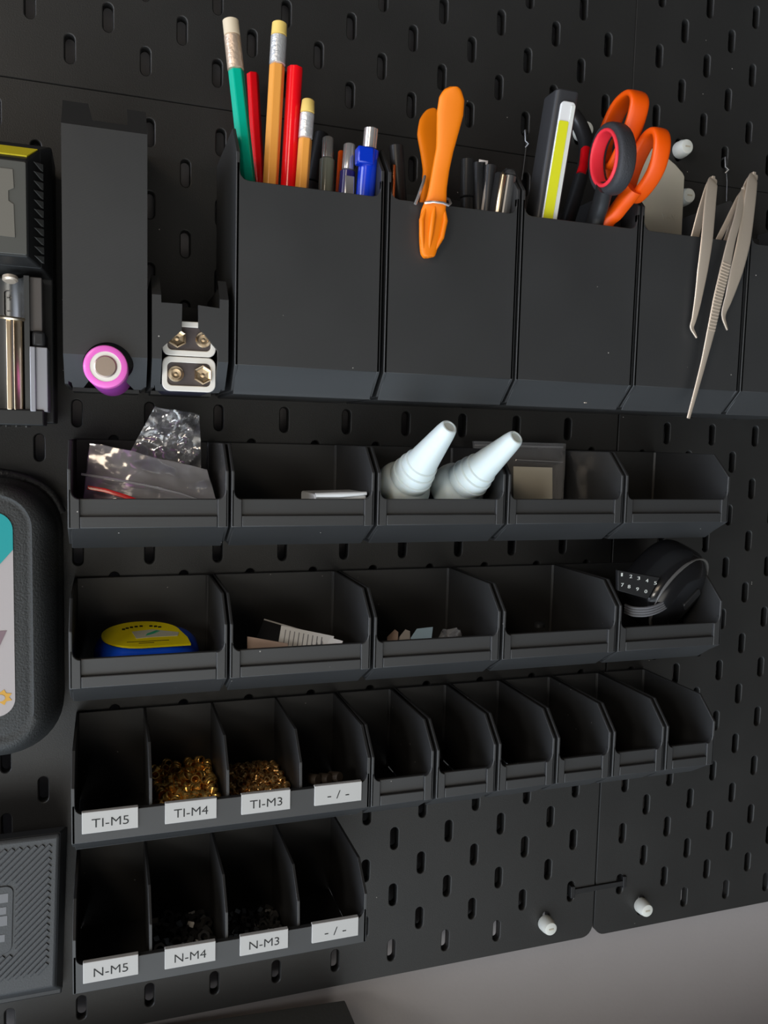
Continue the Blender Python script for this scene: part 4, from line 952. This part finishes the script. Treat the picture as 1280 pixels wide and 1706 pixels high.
# black pouch with digits
b = (357, -346, 40)
r = thing('keypad_pouch', b, 'rounded black case with white digits and a grey strap in the second row', 'case')
C0 = Vector(on_z(1104, 974, 50)); a1 = (Vector(on_z(1150, 935, 56)) - Vector(on_z(1062, 1030, 56))).normalized()
a3 = Vector((.42, -.25, .87)); a3 = (a3 - a1*a3.dot(a1)).normalized()    # towards the room, right
a2 = a3.cross(a1).normalized()                                           # towards upper left: the digit face
def pouch(p): return C0 + a1*p.x + a2*p.y + a3*p.z
def sup(rx, ry, rz, e1=.5, e2=.7, n1=24, n2=40, f=1):
    mm = MB(); rings_ = []
    sg = lambda t, e: math.copysign(abs(t)**e, t)
    for i in range(1, n1):
        ph = -math.pi/2 + math.pi*i/n1; rings_.append([(rx*sg(math.cos(ph), e1)*sg(math.cos(t), e2), ry*sg(math.cos(ph), e1)*sg(math.sin(t), e2), rz*sg(math.sin(ph), e1)) for t in [2*math.pi*k/n2 for k in range(n2)]])
    return lofted(rings_)
sup(30, 24, 19, .55, .8).xform(pouch).build('pouch_shell', GLOSSB, r, b, smooth=True, angle=60)
m = MB().sweep([(28.4*math.cos(t)*1.0, 22.4*math.sin(t)*1.0, 13.5) for t in [2*math.pi*k/40 for k in range(40)]], rsec(.9, .9, 8), closed=True, up=(0,0,1)); m.xform(pouch).build('rim_bead', mat('bead_grey', (.10,.095,.09), .3), r, b, smooth=True)
MB().prism(rrect(-8, 8, -3.5, 3.5, 1.5), 'z', 18.2, 19.8).xform(lambda p: pouch(p+Vector((4, -6, 0)))).build('latch', PLAIN, r, b, bevel=.4)
# strap round the lower end
m = MB()
for dy in (-2.4, -.8, .8, 2.4):
    m.tube(smooth_open([Vector(on_z(u, v, z)) + Vector((0, dy, 0)) for u, v, z in ((1042,1014,62),(1056,1019,70),(1078,1019,73),(1098,1013,72),(1114,1003,68),(1124,993,60))], 4), .85, 8)
m.build('strap', STRAP, r, b, smooth=True)
# digits: keypad panel on the face turned to the camera's left
Pd = Vector(on_z(1033, 950, 74))
def dg(i, j): 
    u = [1037, 1051, 1064, 1078, 1092][i] + (-1 if j else 0); v = [957, 960, 963, 967, 971][i] + (18 if j == 0 else 0)*0 + (17 if j else 0)
    if j: u = [1037, 1048, 1062, 1076][i] 
    if j: v = [974, 977, 981, 985][i]
    return u, v
pan = [(1030,950),(1100,962),(1080,998),(1030,984)]
zz = 70.5
m = MB(); pp = [Vector(on_z(u, v, zz)) for u, v in pan]; m.add([tuple(p) for p in pp]+[(p.x+.6, p.y, p.z-3.5) for p in pp], [(0,1,2,3),(7,6,5,4),(0,4,5,1),(1,5,6,2),(2,6,7,3),(3,7,4,0)])
m.build('keypad', DARKIN, r, b, bevel=.3)
for j, row in enumerate((['1','2','3','4','5'], ['7','8','9','0'])):
    for i, ch_ in enumerate(row):
        u, v = dg(i, j); x, y, _ = on_z(u, v+3, zz)
        o = text_mesh('key_digit', ch_, 3.1, WHITEP, r, x-.9, y, zz+.1, b, .15, 1.9 if ch_ != '1' else 1.1)
# ================================================================= NUTS AND INSERTS
def insert_mesh(R, Rh, L):
    m = MB(); seg = 16; prof = []
    prof = [(R*.86, -L/2), (R, -L/2+L*.08), (R, -L*.12), (R*.86, -L*.06), (R*.86, L*.06), (R, L*.12), (R, L/2-L*.08), (R*.9, L/2), (Rh, L/2), (Rh, -L/2)]
    m.lathe(prof, (0,0,0), (0,1,0), seg, hole=True); return m
def nut_mesh(R, Rh, L):
    m = MB(); o = [(R*math.cos(math.radians(60*k)), R*math.sin(math.radians(60*k))) for k in range(6)]
    seg = 12; inner = [(Rh*math.cos(2*math.pi*k/seg), Rh*math.sin(2*math.pi*k/seg)) for k in range(seg)]
    vs = []; 
    outer = []
    for k in range(6):
        a, c_ = o[k], o[(k+1) % 6]; outer += [a, ((a[0]+c_[0])/2, (a[1]+c_[1])/2)]
    for h_ in (-L/2, L/2):
        vs += [(x, h_, z_) for x, z_ in outer]; vs += [(x, h_, z_) for x, z_ in inner]
    n = 12; fs = []
    for k in range(n):
        k2 = (k+1) % n
        fs += [(k, k2, n+k2, n+k), (2*n+k, 3*n+k, 3*n+k2, 2*n+k2), (k, 2*n+k, 2*n+k2, k2), (n+k, n+k2, 3*n+k2, 3*n+k)]
    m.add(vs, fs); return m
def pile(proto_mb, mt, name, label, cat, group, x0, x1, z0, z1, y0, surf, r, nmax, under=None, rnd=1, tries=9):
    """drop pieces one by one; surf(x,z) is the wished height of the heap"""
    R_ = random.Random(rnd); done = []; fails = 0
    while fails < 60:
        best = None
        for _ in range(tries):
            x = R_.uniform(x0+r, x1-r); z_ = R_.uniform(z0+r, z1-r); y = y0 + r*.95 + max(0, z_ + r*.8 - 55)*.95
            for (px_, py_, pz_) in done:
                d2 = (x-px_)**2 + (z_-pz_)**2; dd = (1.72*r)**2
                if d2 < dd: y = max(y, py_ + math.sqrt(dd-d2))
            if y < surf(x, z_) and (best is None or y < best[1]): best = (x, y, z_)
        if best is None: fails += 1; continue
        done.append(best)
    # the uppermost pieces are individuals, the rest one heap
    top = sorted(done, key=lambda p: -(p[1] + .12*p[2])); ind = top[:nmax]; rest = top[nmax:]
    proto = None
    for p in ind:
        e = (R_.uniform(0, 6.3), R_.uniform(0, 6.3), R_.uniform(0, 6.3))
        if proto is None:
            proto = proto_mb.build(name, mt, None, (0,0,0), smooth=True, angle=35); tag(proto, label, cat, group); o = proto
        else: o = proto.copy(); COL.objects.link(o)
        o.location = W(*p); o.rotation_euler = e
    if rest and under:
        m = MB()
        for p in rest:
            mt3 = Matrix.Rotation(R_.uniform(0, 6.3), 3, 'X') @ Matrix.Rotation(R_.uniform(0, 6.3), 3, 'Z')
            m.add([Vector(p) + mt3 @ Vector(q) for q in proto_mb.v], proto_mb.f)
        o = m.build(name + '_heap', mt, None, (rest[0][0], y0, rest[0][2]), smooth=True, angle=35)
        tag(o, under, cat, group, 'stuff')
    print('PILE', name, len(done), len(ind))
pile(insert_mesh(2.75, 1.9, 4.6), BRASS, 'threaded_insert', 'brass threaded insert in the larger gold pile behind the TI-M4 tag', 'threaded insert', 'brass inserts behind the TI-M4 tag',
     40.6, 77.8, 6, 74.5, -426, lambda x, z: -403.2 - .05*(66-z) + 2.2*noise.noise(Vector((x*.09, z*.09, 1))), 2.7, 290, 'lower layers of the larger gold pile behind the TI-M4 tag', 3)
pile(insert_mesh(2.0, 1.25, 3.2), mat('brass_small', (.86, .54, .22), .3, .85), 'small_threaded_insert', 'small brass threaded insert in the lower gold pile behind the TI-M3 tag', 'threaded insert', 'brass inserts behind the TI-M3 tag',
     80.4, 117.4, 6, 74.5, -426, lambda x, z: -405.2 - max(0, (30-z))*.28 - abs(x-100)*.06 + 1.4*noise.noise(Vector((x*.12, z*.12, 7))), 2.05, 290, 'lower layers of the smaller gold pile behind the TI-M3 tag', 5, 7)
pile(nut_mesh(3.9, 2.1, 3.0), BLACKM, 'hex_nut', 'dark hex nut on the floor of the compartment behind the N-M4 tag', 'nut', 'dark nuts behind the N-M4 tag',
     40.6, 77.8, 8, 66, -506, lambda x, z: -499.5 + (z-40)*.06 + 1.5*noise.noise(Vector((x*.1, z*.1, 3))), 3.0, 110, None, 9)
pile(nut_mesh(3.1, 1.6, 2.3), BLACKM, 'small_hex_nut', 'small dark hex nut in the compartment behind the N-M3 tag', 'nut', 'dark nuts behind the N-M3 tag',
     80.4, 117.4, 14, 66, -506, lambda x, z: -500.5 + (z-40)*.06 + 1.2*noise.noise(Vector((x*.12, z*.12, 5))), 2.4, 110, None, 11)
wo = None
for k, (u, v, z_) in enumerate(((522, 1298, 66), (541, 1297, 66), (558, 1294, 66))):
    x, y, _ = on_z(u, v, z_); y = min(y, -401)
    m = MB().lathe([(.1,-4),(2.6,-4),(3.0,-3.4),(3.0,3.4),(2.6,4),(.1,4)], (x, y, z_), (.5, .2, .8), 16)
    tag(m.build('wooden_dowel', mat('dull_wood', (.045,.032,.022), .6), None, (x, y-20, z_), smooth=True), ['left', 'middle', 'right'][k] + ' one of three dull brown dowel pieces behind the upper dash tag', 'dowel', 'brown dowel pieces in the upper tray')
for (x, z_) in ((126, 64), (132, 56), (138, 66), (130, 66), (136, 58)):
    pass

# details belong to the part they sit on
SUB = {'mould_mark': 'cap', 'lettering': 'tag_plate', 'teal_corner': 'label_sheet', 'mauve_corner': 'label_sheet', 'amber_emblem': 'label_sheet', 'emblem_centre': 'label_sheet',
       'vent_fins': 'housing', 'foot_fins': 'housing', 'yellow_stripe': 'housing', 'display': 'bezel', 'polarity_mark': 'battery_bay', 'end_contact': 'battery_bay',
       'key_digit': 'keypad', 'badge_mark': 'badge', 'sticker_print': 'sticker', 'sticker_picture': 'sticker', 'green_print': 'sticker', 'grip_ridges': 'front_arm',
       'light_strip': 'lens_frame', 'reflector_edge': 'lens_frame', 'embossed_mark': 'plate', 'finger_rib': 'handle', 'print_lines': 'sheet', 'pale_edge': 'sheet', 'loop_lining': 'finger_loop'}
for root in [o for o in bpy.data.objects if o.parent is None]:
    kids = list(root.children)
    for c_ in kids:
        t_ = SUB.get(c_.name.split('.')[0])
        if t_:
            q = [k for k in kids if k.name.split('.')[0] == t_]
            if q: c_.parent = q[0]
